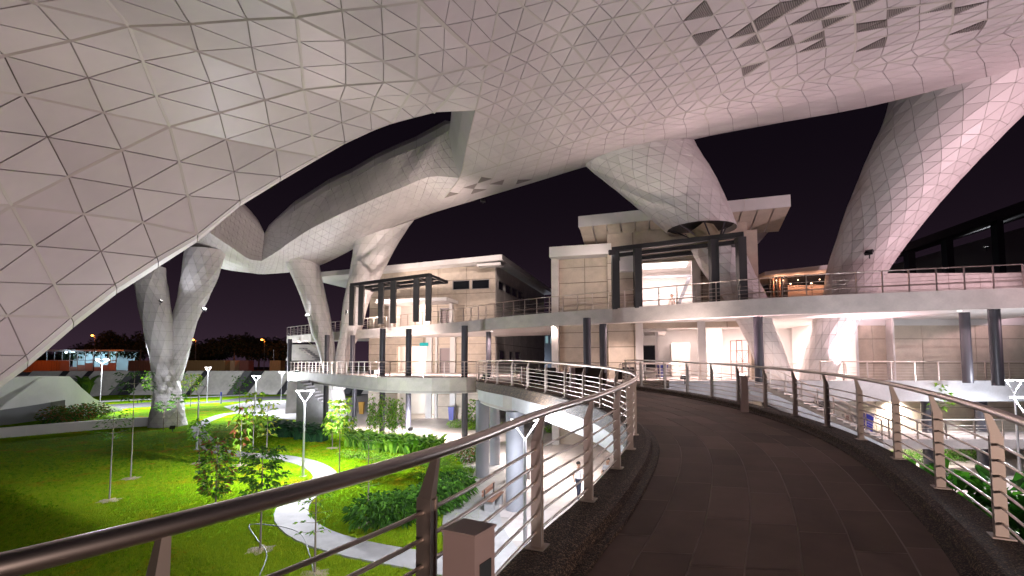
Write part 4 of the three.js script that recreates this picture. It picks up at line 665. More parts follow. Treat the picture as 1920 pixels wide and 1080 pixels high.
{ // ---- right wing
  const t = thing('pavilion', 'long beige clad wall on the right behind two dark round posts', 'building');
  const W = new Wall(V(21.5, 0, -31.5), V(1, 0, 0.02), V(-0.02, 0, 1)), T = u => W.hit(u, 620)[0];
  cladding(t, W, 0.3, 26, 0, 8.35, [T(1634), T(1727), T(1827), T(1925), T(1925) + 3.4], [1.6, 3.2, 5.95, 7.5], [], { gap: 0.016 });
  W.box(new MB(), 0.3, 26, 8.35, 8.8, -0.3, 0.14).build('cornice', M.white, t);
  W.box(new MB(), 0.3, 26, 8.8, 11.75, -0.5, -0.25).build('upper_wall', M.render, t);
  for (const u of [1790, 1850]) W.box(new MB(), T(u), T(u) + 0.05, 9.4, 11.7, -0.249, -0.23).build('wall_joint', M.fascia, t);
  W.box(new MB(), T(1597), 0.3, 0, L2 - 0.62, -7, 0.3).build('end_pier', M.white, t);
  door(t, new Wall(V(21.5, 0, -31.4), V(1, 0, 0.02), V(-0.02, 0, 1)), T(1575), T(1588), 0.6, 2.7, mat([0.2, 0.08, 0.07], 0.5));
}
{ // ---- unlit hangar roof far right
  const t = thing('hangar', 'unlit hangar with black posts under a rising dark roof at the far right', 'building');
  const roofM = mat([0.05, 0.052, 0.05], 0.6), d = 44, P = (u, v, dd = d) => at(u, v, dd);
  new MB().hexa([P(1640, 490), P(2100, 335), P(2100, 352, 58), P(1640, 497, 58)], [P(1640, 478), P(2100, 310), P(2100, 330, 58), P(1640, 488, 58)]).build('roof', roofM, t);
  for (const u of [1706, 1778, 1874, 1990]) { const b = P(u, 500), y = P(u, lerp(494, 338, (u - 1640) / 460)).y; new MB().box(b.x - 0.3, b.x + 0.3, 9, y, b.z - 0.3, b.z + 0.3).build('post', M.dark, t); }
  new MB().quad(P(1660, 520, 57), P(2150, 520, 57), P(2150, 360, 57), P(1660, 500, 57)).build('rear_wall', mat([0.3, 0.32, 0.29], 0.5), t);
}
// soffit downlights of the upper terrace
for (const [u, d, cd] of [[560, 61, 60], [640, 54, 75], [727, 47, 90], [778, 46, 90], [857, 45, 90], [922, 43, 80], [1037, 36.5, 60], [1150, 33, 42], [1286, 30.5, 42], [1445, 28.2, 42], [1632, 26.5, 36], [1800, 26, 30]]) { const p = at(u, 600, d); p.y = L2 - 0.62; downlight(p, cd * 1.4, 0xffe2da, 1.15); }
{ const F = new Wall(V(-1.73, 0, -52), V(-c16, 0, -s16), V(-s16, 0, c16)), q = F.hit(799, 641)[0], t = thing('exit_sign', 'small teal lit sign hanging under the terrace soffit by the left lobby', 'sign'); F.box(new MB(), q - 0.5, q + 0.5, L1 + 2.9, L1 + 3.25, 0.5, 0.58).build('panel', glow([0.03, 0.45, 0.42], 0.9), t); F.box(new MB(), q - 0.02, q + 0.02, L1 + 3.25, L1 + 3.85, 0.52, 0.56).build('rod', M.dark, t); }
// ---------------------------------------------------------------- ground, lawn, paths, plaza, road
const brow = (x, d) => { const e = d - (14.6 + (-7.6 - x) * 0.58); return x < -4 ? Math.max(0, -e) * Math.min(1, (-4 - x) / 4) : 0; };
const landY = (x, d) => -Math.min(4.2, 0.5 * brow(x, d) + 0.02 * brow(x, d) ** 2) + 0.03 * Math.sin(x * 0.21) * Math.sin(d * 0.17) - 0.03;
{ const m = new MB(); m.quad(V(-500, -5, 80), V(500, -5, 80), V(500, -5, -104), V(-500, -5, -104)); m.quad(V(-500, -5, -104), V(500, -5, -104), V(500, -0.3, -105), V(-500, -0.3, -105)); m.quad(V(-500, -0.3, -105), V(500, -0.3, -105), V(500, -0.3, -480), V(-500, -0.3, -480)); structure(m.build('ground', M.soil)); }
{
  const nx = 130, nd = 110, g = new THREE.BufferGeometry(), pos = [], uv = [], idx = [];
  for (let j = 0; j <= nd; j++) for (let i = 0; i <= nx; i++) { const d = 5 + 100 * (j / nd) ** 1.6, x = -75 + 79 * i / nx; pos.push(x, landY(x, d), -d); uv.push(x, d); }
  for (let j = 0; j < nd; j++) for (let i = 0; i < nx; i++) { const a = j * (nx + 1) + i; idx.push(a, a + 1, a + nx + 2, a, a + nx + 2, a + nx + 1); }
  g.setAttribute('position', new THREE.Float32BufferAttribute(pos, 3)); g.setAttribute('uv', new THREE.Float32BufferAttribute(uv, 2)); g.setIndex(idx); g.computeVertexNormals();
  const m = new THREE.Mesh(g, M.turf); m.name = 'lawn'; scene.add(structure(m));
}
const flat = (name, px, y, m) => structure(new MB().prism(px.map(([u, v]) => XD(gp(u, v, y))), y - 0.14, y).build(name, m));
const laid = [];
function ribbon(name, px, w, y, m) { const c = curve(px.map(([u, v]) => gp(u, v, y)), 90), mb = new MB(); let pa = null; laid.push([c, typeof w === 'function' ? 1.35 : w]); c.forEach((p, i) => { const d = c[Math.min(90, i + 1)].clone().sub(c[Math.max(0, i - 1)]).normalize(), s = V(-d.z, 0, d.x).multiplyScalar((typeof w === 'function' ? w(i / 90) : w) / 2), a = p.clone().add(s), b = p.clone().sub(s), dn = V(0, -0.2, 0); if (pa) { mb.quad(pa[1], b, a, pa[0]); mb.quad(pa[0], a, a.clone().add(dn), pa[0].clone().add(dn)); mb.quad(b, pa[1], pa[1].clone().add(dn), b.clone().add(dn)); } pa = [a, b]; }); return structure(mb.build(name, m)); }
ribbon('garden_path', [[640, 778], [540, 772], [440, 774], [398, 784], [372, 800], [386, 826], [412, 845], [462, 852], [520, 856], [572, 866], [604, 882], [609, 899], [585, 918], [556, 940], [546, 964], [567, 990], [612, 1012], [690, 1032], [770, 1046], [850, 1062], [940, 1085]], f => 1.0 + 0.3 * f, 0.03, M.concrete);
ribbon('road', [[60, 782], [180, 765], [300, 757], [430, 750], [560, 744], [690, 738], [820, 733]], 9, -0.02, M.asphalt);
ribbon('pavement', [[120, 758], [200, 751], [300, 746.5], [430, 741], [560, 735], [700, 730]], 1.6, 0.12, M.concrete);
flat('forecourt', [[420, 762], [470, 752], [560, 750], [640, 756], [640, 790], [540, 786], [450, 776]], 0.03, M.concrete);
{
  const px = [[500, 770], [560, 786], [640, 806], [770, 818], [836, 840], [866, 866], [884, 905], [890, 950], [912, 1000], [945, 1100], [1100, 1500], [2400, 1500], [2600, 800], [1800, 730], [700, 738]];
  const poly = px.map(([u, v]) => XD(gp(u, v, 0.02))); const m = structure(new MB().prism(poly, -0.4, 0.02).build('plaza', M.paverJoint));
  const inside = (x, d) => { let c = false; for (let i = 0, j = poly.length - 1; i < poly.length; j = i++) { const [xi, yi] = poly[i], [xj, yj] = poly[j]; if ((yi > d) !== (yj > d) && x < (xj - xi) * (d - yi) / (yj - yi) + xi) c = !c; } return c; };
  const rest = new MB(), a = 0.18, S = 1.2; let n = 0;
  for (let i = -16; i < 26; i++) for (let j = 8; j < 46; j++) {
    const cx = i * S, cd = j * S, R = (x, d) => [x * Math.cos(a) + d * Math.sin(a), d * Math.cos(a) - x * Math.sin(a)], q = [[0.006, 0.006], [S - 0.006, 0.006], [S - 0.006, S - 0.006], [0.006, S - 0.006]].map(([x, y]) => R(cx + x, cd + y));
    if (!q.every(p => inside(...p)) || q[0][1] < 10) continue;
    const c = V(q[0][0], 0, -q[0][1]), see = inFrame(c), [u, v] = seenAt(c), near = see && v > 775 && v < 1060 && u > 560 && u < 1200 && n < 290;
    const mb = near ? (n++, new MB()) : rest; mb.quad(...[0, 1, 2, 3].map(k => V(q[k][0], 0.035, -q[k][1])));
    if (near) mb.build('paving_slab', M.paver[Math.floor(rnd() * 3)], m);
  }
  const f = rest.build('paving_field', M.paver[0], m); f.userData.kind = 'stuff';
}
// grass blades standing over the turf (nobody could count them)
{
  const blades = new MB(); for (let k = 0; k < 6; k++) { const a = k * 1.05, o = V(Math.cos(a) * 0.03, 0, Math.sin(a) * 0.03), w = V(-Math.sin(a), 0, Math.cos(a)).multiplyScalar(0.006), tip = o.clone().multiplyScalar(2.2).add(V(0, 0.05 + 0.02 * (k % 3), 0)); blades.tri(o.clone().add(w), o.clone().sub(w), tip); }
  const N = 70000, im = new THREE.InstancedMesh(blades.geometry(), new THREE.MeshPhysicalMaterial({ color: lin(0.22, 0.35, 0.02), roughness: 0.9, specularIntensity: 0.1, side: THREE.DoubleSide }), N), q = new THREE.Object3D(), col = new THREE.Color(); let n = 0;
  for (let tries = 0; n < N && tries < N * 6; tries++) {
    const u = rr(-60, 900), v = 790 + 300 * Math.pow(rnd(), 0.8), r = look(u, v); if (r[1] > -0.02) continue; const d0 = -EYE / r[1], d = Math.min(48, d0 + rr(-0.4, 0.4)), x = r[0] * d; if (d < 7 || x > 3.8 || laid.some(([c, w]) => c.some(p => (p.x - x) ** 2 + (p.z + d) ** 2 < (w / 2 + 0.05) ** 2))) continue;
    q.position.set(x, landY(x, d), -d); q.rotation.set(rr(-0.25, 0.25), rr(0, 6.28), rr(-0.25, 0.25)); q.scale.setScalar(rr(0.7, 1.5)); q.updateMatrix(); im.setMatrixAt(n, q.matrix);
    const y = rnd(); col.setRGB(0.75 + 0.6 * y, 0.8 + 0.25 * y, 0.7); im.setColorAt(n, col); n++;
  }
  im.count = n; im.name = 'grass'; im.userData = { kind: 'stuff', label: 'short bright green grass blades of the lawn', category: 'grass' }; scene.add(im);
}
// ---------------------------------------------------------------- plants
const G = { dark: [[0.035, 0.11, 0.014], [0.05, 0.14, 0.018]], mid: [[0.08, 0.22, 0.02], [0.11, 0.28, 0.025]], bright: [[0.22, 0.44, 0.03], [0.3, 0.52, 0.05], [0.16, 0.36, 0.02]], yellow: [[0.5, 0.5, 0.06], [0.34, 0.44, 0.05]], red: [[0.28, 0.09, 0.035], [0.2, 0.12, 0.03]], night: [[0.02, 0.028, 0.012], [0.03, 0.04, 0.016]] };
const pick = a => a[Math.floor(rnd() * a.length)];
function leaf(mb, p, dir, len, wid, pal, droop = 0.25) {
  const c = pick(pal), k = rr(0.8, 1.2); mb.color(c[0] * k, c[1] * k, c[2] * k);
  const d = dir.clone().normalize(); let s = d.clone().cross(V(0, 1, 0)); if (s.lengthSq() < 0.01) s = V(1, 0, 0); s.normalize().applyAxisAngle(d, rr(-0.5, 0.5)).multiplyScalar(wid / 2);
  const m = p.clone().addScaledVector(d, len * 0.45).add(V(0, len * droop * 0.25, 0)), t = p.clone().addScaledVector(d, len).add(V(0, -len * droop, 0)), a = m.clone().add(s), b = m.clone().sub(s);
  mb.tri(p, b, t).tri(p, t, a);
}
const ball = () => { let v; do v = V(rr(-1, 1), rr(-1, 1), rr(-1, 1)); while (v.lengthSq() > 1); return v; };
function cluster(mb, c, r, n, len, wid, pal, droop) { for (let i = 0; i < n; i++) { const b = ball(), p = c.clone().add(V(b.x * r.x, b.y * r.y, b.z * r.z)); leaf(mb, p, V(b.x + rr(-0.5, 0.5), b.y * 0.4 + rr(-0.4, 0.5), b.z + rr(-0.5, 0.5)), len * rr(0.7, 1.3), wid, pal, droop); } }
function sapling(label, base, h, o = {}) {
  const { crown = 0.45, spread = 0.7, leaves = 260, len = 0.2, wid = 0.09, pal = G.mid, bark = M.bark, tiers = 6, droop = 0.35, lean = 0.02, r = 0.035, group = 'young garden trees', pit = true } = o;
  const t = thing('sapling_tree', label, 'tree', null, group), tr = new MB(), bend = rr(-lean, lean) * h;
  const P = f => base.clone().add(V(bend * f * f, h * f, bend * 0.4 * f));
  tr.tube([0, 0.25, 0.5, 0.75, 1].map(P), [r, r * 0.85, r * 0.65, r * 0.45, r * 0.2], 7).build('trunk', bark, t);
  const f = new MB();
  for (let k = 0; k < tiers; k++) {
    const g = 1 - crown + crown * (k + 0.4) / tiers, w = spread * (1 - 0.55 * Math.abs((k / tiers) - 0.4)), nb = 4;
    for (let b = 0; b < nb; b++) { const a = k * 2.4 + b * 6.283 / nb + rr(-0.4, 0.4), s = P(g), e = s.clone().add(V(Math.cos(a) * w, rr(0.05, 0.3) * w, Math.sin(a) * w)); new MB().cyl(s, e, r * 0.22, r * 0.1, 5).build('limb', bark, t); const n = Math.round(leaves / tiers / nb); for (let i = 0; i < n; i++) { const q = s.clone().lerp(e, rr(0.25, 1.05)); leaf(f, q.add(ball().multiplyScalar(0.14 * spread)), V(Math.cos(a) + rr(-0.9, 0.9), rr(-0.5, 0.5), Math.sin(a) + rr(-0.9, 0.9)), 0.85 * len * rr(0.6, 1.3), wid * 0.85, pal, droop); } }
  }
  f.build('crown', M.leaf, t);
  if (pit) { const p = new MB(), n = 14; for (let i = 0; i < n; i++) { const e = k => { const a = k / n * 6.283, q = 0.42 + 0.12 * Math.sin(k * 2.7); return base.clone().add(V(Math.cos(a) * q, 0.03, Math.sin(a) * q)); }; p.tri(base.clone().add(V(0, 0.09, 0)), e((i + 1) % n), e(i)); } p.build('soil_ring', M.sand, t); }
  return t;
}
const on = (u, v) => { const p = gp(u, v, 0); p.y = landY(p.x, -p.z); return p; };
sapling('thin sapling in the dark part of the lawn, nearest the left edge', on(205, 938), 4.0, { pal: G.mid, leaves: 200, crown: 0.35, spread: 0.75, len: 0.16, wid: 0.06, bark: M.barkPale });
sapling('tall slim sapling with layered top behind the thinnest one on the lawn', on(245, 896), 5.6, { pal: G.dark, leaves: 260, crown: 0.3, spread: 0.95, len: 0.2, wid: 0.08, bark: M.barkPale, tiers: 4 });
sapling('small broad-leaved sapling beside the unlit lamp', on(373, 868), 2.6, { pal: [...G.mid, ...G.bright], leaves: 150, crown: 0.5, spread: 0.55, len: 0.3, wid: 0.16 });
sapling('bushy young tree with reddish new leaves on the lawn', on(404, 958), 2.9, { pal: [...G.dark, ...G.mid, ...G.red, ...G.bright], leaves: 1000, crown: 0.78, spread: 0.66, len: 0.24, wid: 0.12, tiers: 10 });
sapling('dark feathery young tree in front of the path', on(488, 1030), 3.3, { pal: [...G.dark, ...G.mid], leaves: 900, crown: 0.52, spread: 0.74, len: 0.19, wid: 0.08, tiers: 8 });
sapling('sapling with large yellow-green leaves left of the hedge', on(500, 848), 3.4, { pal: [...G.bright, ...G.yellow], leaves: 100, crown: 0.7, spread: 0.6, len: 0.38, wid: 0.2, bark: M.barkPale });
sapling('sapling with big drooping yellow leaves and bare lower stem', on(450, 872), 3.6, { pal: [...G.yellow, ...G.bright, ...G.red], leaves: 70, crown: 0.75, spread: 0.5, len: 0.36, wid: 0.2, bark: M.barkPale, droop: 0.7 });
sapling('slender sapling among the yellow-leaved ones', on(474, 852), 4.2, { pal: [...G.bright, ...G.yellow], leaves: 100, crown: 0.6, spread: 0.55, len: 0.34, wid: 0.18, bark: M.barkPale, droop: 0.6 });
sapling('thin tree with bright lime crown right of the lamp post', on(636, 896), 4.1, { pal: [...G.bright, ...G.yellow], leaves: 620, crown: 0.42, spread: 0.6, len: 0.22, wid: 0.12, bark: M.bark });
sapling('leggy sapling with small leaves just behind the near handrail', on(690, 985), 3.3, { pal: [...G.mid, ...G.bright], leaves: 150, crown: 0.6, spread: 0.55, len: 0.16, wid: 0.07, bark: M.barkPale });
sapling('young bent tree at the edge of the hedge', on(623, 840), 2.2, { pal: [...G.bright], leaves: 260, crown: 0.6, spread: 0.7, len: 0.22, wid: 0.06, droop: 0.8 });
sapling('tall bare-stemmed sapling by the forecourt', on(448, 790), 4.6, { pal: [...G.dark, ...G.mid], leaves: 120, crown: 0.4, spread: 0.9, len: 0.34, wid: 0.14, pit: false });
sapling('dark sapling with flat leaf layers in front of the white pylon', on(306, 806), 2.6, { pal: G.mid, leaves: 120, crown: 0.35, spread: 0.8, len: 0.3, wid: 0.12, tiers: 3, pit: false });
sapling('second sapling with flat leaf layers in front of the white pylon', on(332, 803), 3.2, { pal: G.mid, leaves: 110, crown: 0.3, spread: 0.7, len: 0.3, wid: 0.12, tiers: 3, pit: false });
sapling('sapling on the far verge left of the white pylon', on(283, 768), 5.0, { pal: [...G.mid, ...G.bright], leaves: 200, crown: 0.5, spread: 0.9, len: 0.4, wid: 0.16, pit: false });
sapling('round-crowned sapling on the far verge right of the white pylon', on(357, 762), 4.4, { pal: [...G.mid, ...G.yellow], leaves: 260, crown: 0.5, spread: 1.5, len: 0.4, wid: 0.16, pit: false });
sapling('wispy sapling at the foot of the near railing', on(590, 1075), 2.7, { pal: [...G.mid, ...G.bright], leaves: 110, crown: 0.6, spread: 0.5, len: 0.15, wid: 0.07 });
function shrub(label, c, r, n, len, wid, pal, group, droop = 0.3) { const t = thing('shrub', label, 'shrub', null, group), m = new MB(), st = new MB(); cluster(m, c.clone().add(V(0, r.y, 0)), r, n, len, wid, pal, droop); for (let k = 0; k < 7; k++) { const a = k * 0.9; st.cyl(c.clone(), c.clone().add(V(Math.cos(a) * r.x * 0.7, r.y * rr(0.9, 1.5), Math.sin(a) * r.z * 0.7)), 0.018, 0.006, 5); } m.build('foliage', M.leaf, t); st.build('stem', M.bark, t); return t; }
function strap(label, c, n, h, w, pal, spread, group, name = 'strap_plant') {  // clump of long arching leaves
  const t = thing(name, label, 'plant', null, group), m = new MB();
  for (let i = 0; i < n; i++) { const o = c.clone().add(V(rr(-1, 1) * spread.x, 0, rr(-1, 1) * spread.z)), a = rr(0, 6.283), d = V(Math.cos(a), 0, Math.sin(a)), H = h * rr(0.55, 1.05), W = w * rr(0.7, 1.2), s = V(-d.z, 0, d.x), col = pick(pal), k = rr(0.8, 1.2); m.color(col[0] * k, col[1] * k, col[2] * k); let pa = null; for (let q = 0; q <= 5; q++) { const f = q / 5, p = o.clone().addScaledVector(d, H * 0.55 * f * f).add(V(0, H * (f - 0.42 * f * f * f), 0)), ww = W * Math.max(0.06, Math.sin(Math.PI * (0.12 + 0.88 * f) * 0.97)) / 2, A = p.clone().addScaledVector(s, ww), B = p.clone().addScaledVector(s, -ww); if (pa) m.quad(pa[0], pa[1], B, A); pa = [A, B]; } }
  m.build('leaves_mass', M.leaf, t); return t;
}
const hg = 'planting beds by the plaza';
for (const [u, v, lbl] of [[505, 812, 'yellow-flecked shrub at the left end of the planting bed'], [470, 806, 'light green shrub left of the dark planting']]) shrub(lbl, on(u, v), V(1.1, 0.75, 1.0), 520, 0.24, 0.12, [...G.mid, ...G.bright, ...G.yellow], hg);
[[520, 815, 'leftmost'], [545, 818, 'second'], [570, 822, 'third'], [593, 826, 'fourth']].forEach(([u, v, o]) => strap(`${o} dark blue-green clump of broad lobed leaves behind the lamp post`, on(u, v), 110, 2.0, 0.5, [[0.03, 0.11, 0.04], [0.045, 0.15, 0.05], [0.025, 0.085, 0.035]], V(0.7, 0, 0.6), hg, 'broadleaf_plant'));
[[665, 836, 'leftmost'], [692, 842, 'second'], [722, 846, 'third'], [752, 848, 'fourth'], [783, 852, 'fifth'], [808, 853, 'sixth']].forEach(([u, v, o]) => strap(`${o} clump of upright bright green blades in the plaza hedge`, on(u, v), 130, 2.0, 0.26, [...G.bright, ...G.mid], V(0.6, 0, 0.5), hg, 'broadleaf_plant'));
[[660, 858], [700, 864], [740, 870], [775, 872]].forEach(([u, v], i) => shrub(`${['first', 'second', 'third', 'fourth'][i]} low lime groundcover mound from the left below the hedge`, on(u, v), V(0.9, 0.28, 0.6), 420, 0.13, 0.07, G.bright, hg));
function bamboo(label, b, h, n, w) { const t = thing('bamboo', label, 'plant', null, hg), c = new MB(), f = new MB(); for (let i = 0; i < n; i++) { const o = b.clone().add(V(rr(-w, w), 0, rr(-0.4, 0.4))), e = o.clone().add(V(rr(-0.6, 0.6), h * rr(0.7, 1), rr(-0.5, 0.5))), m = o.clone().lerp(e, 0.6).add(V(rr(-0.1, 0.1), 0.2, 0)); c.tube([o, m, e], [0.014, 0.01, 0.004], 5); for (let k = 0; k < 70; k++) { const q = m.clone().lerp(e, rr(-0.9, 1)); leaf(f, q.add(ball().multiplyScalar(0.22)), V(rr(-1, 1), rr(-0.8, 0.3), rr(-1, 1)), 0.22, 0.035, [...G.mid, ...G.bright, [0.3, 0.28, 0.12]], 0.6); } } c.build('canes', M.barkPale, t); f.build('foliage', M.leaf, t); }
bamboo('feathery bamboo clump before the lit ground-floor wall', on(712, 826), 3.6, 11, 0.9); bamboo('second sparse bamboo clump right of the first', on(745, 832), 3.4, 8, 0.7); bamboo('low wispy bamboo beside the pale pylon foot', on(640, 824), 2.0, 8, 0.9);
// dark planting under the near railing
[[700, 990], [735, 985], [770, 975], [800, 965], [828, 955], [850, 935]].forEach(([u, v], i) => shrub(`${ordinal[i]} dark glossy shrub from the left under the near railing`, on(u, v), V(0.95, 0.6, 0.75), 620, 0.28, 0.08, [...G.dark, ...G.mid], hg, 0.4));
[[845, 905], [862, 915], [850, 885], [872, 890]].forEach(([u, v], i) => strap(`${['left', 'nearest', 'rear', 'right'][i]} grassy clump at the turn of the cement path`, on(u, v), 120, 0.75, 0.04, G.bright, V(0.5, 0, 0.5), hg));
[[815, 880], [835, 872], [800, 900], [822, 910]].forEach(([u, v], i) => shrub(`${['far', 'farthest', 'left', 'middle'][i]} fine-leaved green mound beside the grassy clumps`, on(u, v), V(0.8, 0.4, 0.7), 520, 0.11, 0.05, [...G.mid, ...G.bright], hg));
[[875, 868], [893, 862]].forEach(([u, v], i) => shrub(`${['left', 'right'][i]} croton bush with red and yellow leaves by the plaza`, on(u, v), V(0.7, 0.65, 0.6), 260, 0.24, 0.1, [...G.dark, ...G.red, ...G.mid], hg));
[[825, 846], [838, 846], [851, 848]].forEach(([u, v], i) => strap(`${['left', 'middle', 'right'][i]} pink flower plume at the end of the hedge`, on(u, v), 14, 0.9, 0.16, [[0.5, 0.14, 0.1], [0.42, 0.1, 0.09]], V(0.12, 0, 0.12), hg, 'flower_plume'));
[[858, 802], [885, 806], [915, 806], [940, 808], [1040, 812], [1065, 814]].forEach(([u, v], i) => shrub(`${ordinal[i]} clipped yellow-green bush from the left along the building foot`, gp(u, v, 0), V(1.0, 0.36, 0.7), 460, 0.15, 0.08, G.bright, hg));
shrub('taller leafy bush against the wall below the left building', gp(886, 802, 0), V(0.8, 1.3, 0.6), 380, 0.34, 0.12, [...G.mid, ...G.bright], hg);
// tall leafy plants beyond the right kerb
[[9.9, 12.8, 'leftmost'], [10.7, 12.2, 'second'], [11.4, 13.0, 'third'], [11.9, 12.0, 'fourth'], [12.6, 13.2, 'fifth'], [11.6, 14.4, 'sixth'], [10.4, 14.2, 'seventh']].forEach(([x, d, o]) => { const t = shrub(`${o} tall clump of big glossy leaves from the left beyond the right railing`, V(x, 0, -d), V(0.75, 1.6, 0.7), 120, 0.8, 0.3, [[0.05, 0.2, 0.02], [0.08, 0.28, 0.02], [0.03, 0.12, 0.015]], 'tall plants beyond the right railing', 0.35); });
[[1700, 866], [1745, 868], [1790, 864], [1830, 862]].forEach(([u, v], i) => shrub(`${ordinal[i]} low green bush from the left below the half landing`, gp(u, v, 0), V(1.3, 0.35, 0.8), 420, 0.16, 0.08, G.mid, hg));
sapling('spindly sapling in front of the right landing rail', gp(1768, 880, 0), 4.9, { pal: G.bright, leaves: 90, crown: 0.35, spread: 0.6, len: 0.3, wid: 0.14, bark: M.barkPale, pit: false });
// bushes at the white shell wall and fan plants on the far verge
[[100, 796], [125, 792], [150, 788], [178, 782]].forEach(([u, v], i) => shrub(`${ordinal[i]} dark red-tipped bush from the left behind the low white wall`, on(u, v), V(1.5, 0.85, 0.9), 520, 0.3, 0.16, [...G.dark, ...G.dark, ...G.red], 'bushes behind the low white wall'));
[[158, 741, 'leftmost'], [228, 736, 'second'], [110, 725, 'third']].forEach(([u, v, o]) => strap(`${o} fan of large paddle leaves on the far verge`, on(u, v), 22, 6.2, 1.0, [...G.mid, ...G.bright], V(0.5, 0, 0.4), 'fan plants on the far verge', 'fan_palm'));
[[405, 738], [440, 730], [530, 724]].forEach(([u, v], i) => strap(`${ordinal[i]} spiky palm tuft from the left before the sloped retaining wall`, on(u, v), 26, 4.4, 0.3, [...G.dark, ...G.mid], V(0.5, 0, 0.5), 'palm tufts before the retaining wall', 'palm_tuft'));
// garden hose on the grass
{ const p = [[487, 1080], [500, 1040], [480, 1010], [470, 985], [520, 988], [560, 1000], [580, 1040], [590, 1085]].map(([u, v]) => on(u, v).add(V(0, 0.06, 0))); tag(new MB().tube(curve(p, 60), 0.022, 6).build('garden_hose', mat([0.13, 0.14, 0.13], 0.5)), 'dark garden hose looped on the grass below the railing', 'hose'); }
// ---------------------------------------------------------------- garden lamps
function lampPost(label, base, h, cd, o = {}) {
  const { lit = true, color = 0xf4f6ff, w = 0.42 } = o, t = thing('lamp_post', label, 'lamp', base, 'garden lamp posts'), top = V(0, h - 0.62, 0);
  new MB().cyl(V(0, 0, 0), V(0, 0.9, 0), 0.075, 0.07, 14).cyl(V(0, 0.9, 0), top, 0.055, 0.05, 14).build('pole', M.pole, t);
  new MB().box(-0.16, 0.16, 0, 0.025, -0.16, 0.16).build('base_plate', M.concrete, t);
  for (const s of [-1, 1]) new MB().beam(top.clone().add(V(0, -0.04, 0)), V(s * w, h - 0.03, 0), 0.045, 0.03, V(0, 0, 1)).build('arm', M.pole, t);
  new MB().box(-w * 0.2, w * 0.2, h - 0.03, h + 0.02, -0.05, 0.05).build('head', M.pole, t);
  if (!lit) new MB().box(-w - 0.08, w + 0.08, h - 0.02, h + 0.03, -0.1, 0.1).build('head', M.pole, t);
  if (lit) for (const s of [-1, 1]) { new MB().box(s * w * 0.65 - 0.2, s * w * 0.65 + 0.2, h - 0.025, h + 0.025, -0.07, 0.07).build('lens', M.lampGlow, t); spotLamp(V(s * w * 0.65, h - 0.05, 0), V(s * w * 0.65, h - 3, 0), cd * 0.36, color, 1.42, 0.25, 0.1, t); pointLamp(V(s * w * 0.65, h, 0), cd * 0.14, color, 0.1, t); }
  return t;
}
const foot = (u, v) => { const p = gp(u, v, 0); p.y = Math.max(-0.1, landY(p.x, -p.z)); return p; };
lampPost('lit twin-armed lamp post by the bend of the garden path', foot(568, 893), 4.5, 500);
lampPost('lit lamp post seen through the near railing beside the grey column', V(0.43, 0, -16.6), 4.1, 140);
lampPost('lit lamp post beyond the yellow-leaved saplings', foot(478, 778), 4.5, 560);
lampPost('farther lit lamp post by the road', foot(388, 754), 5.3, 700);
lampPost('tall two-headed lamp post behind the white shell wall', foot(187, 768), 6.5, 1300, { w: 0.9 });
lampPost('unlit twin-armed lamp post standing in the lawn', foot(369, 842), 4.4, 0, { lit: false });
lampPost('lit lamp post at the far end of the terraces', foot(527, 752), 4.6, 300);
lampPost('bright lamp at the right edge below the straight railing', V(25.6, 0, -25.4), 5.1, 80);
lampPost('nearer lamp cut by the right edge of the picture', V(16.3, 0, -15.8), 4.9, 300);
// floodlights on the decks and pylons that light the canopy
function flood(label, p, aim, cd, color, ang, size = 0.16, blend = 0.8) {
  const t = thing('floodlight', label, 'floodlight', null, 'canopy floodlights'), d = aim.clone().sub(p).normalize(), s = d.clone().cross(V(0, 1, 0)).normalize(), u = s.clone().cross(d);
  const c = p.clone().addScaledVector(d, -0.2);
  new MB().obox(c.clone().addScaledVector(s, -0.2).addScaledVector(u, -0.15), s.clone().multiplyScalar(0.4), u.clone().multiplyScalar(0.3), d.clone().multiplyScalar(0.16)).build('housing', M.dark, t);
  new MB().obox(c.clone().addScaledVector(s, -0.17).addScaledVector(u, -0.12).addScaledVector(d, 0.161), s.clone().multiplyScalar(0.34), u.clone().multiplyScalar(0.24), d.clone().multiplyScalar(0.01)).build('lens', cd ? M.lampGlow : M.glassDark, t);
  new MB().cyl(c.clone().add(V(0, -0.3, 0)), c.clone(), 0.03, 0.03, 8).build('bracket', M.dark, t);
  if (cd) spotLamp(p.clone().addScaledVector(d, 0.03), aim, cd, color, ang, blend, size, t);
}
const pink = 0xffd4de, warmW = 0xffe8e0, cool = 0xf3f4ff;
flood('floodlight at the left end of the lower terrace edge', at(557, 694, 55), at(560, 470, 55), 45, warmW, 1.1);
flood('floodlight behind the railing below the black pergola', at(697, 697, 40.5), at(790, 640, 51), 420, warmW, 1.2, 0.2, 1);
flood('small floodlight clamped to the left arm of the garden pylon', at(303, 563, 45.4), at(420, 420, 48), 32, cool, 0.9);
flood('small floodlight clamped to the right arm of the garden pylon', at(384, 578, 48.6), at(520, 430, 46), 35, cool, 0.9);
flood('small floodlight on the pylon beside the far terrace end', at(576, 590, 52.8), at(560, 450, 47), 50, cool, 0.9);
flood('small floodlight on the pylon behind the left pergola', at(652, 584, 49.6), at(860, 560, 53), 302, warmW, 0.9);
flood('small black floodlight on the tall right pylon', at(1628, 470, 28.1), at(1500, 160, 24), 0, pink, 1.0);
flood('floodlight on the roof edge of the central building', FC.p(9, 17.0, 1.6), at(1000, 200, 20), 187, warmW, 1.2, 0.25);
flood('floodlight on the lower terrace by the stairs', V(12.5, L1 + 0.45, -27.2), at(1300, 130, 20), 178, pink, 1.2, 0.25);
flood('floodlight under the near railing aimed at the canopy wing', V(-0.6, 3.9, -3.4), V(-8, 13, -13), 22, pink, 1.25, 0.3);
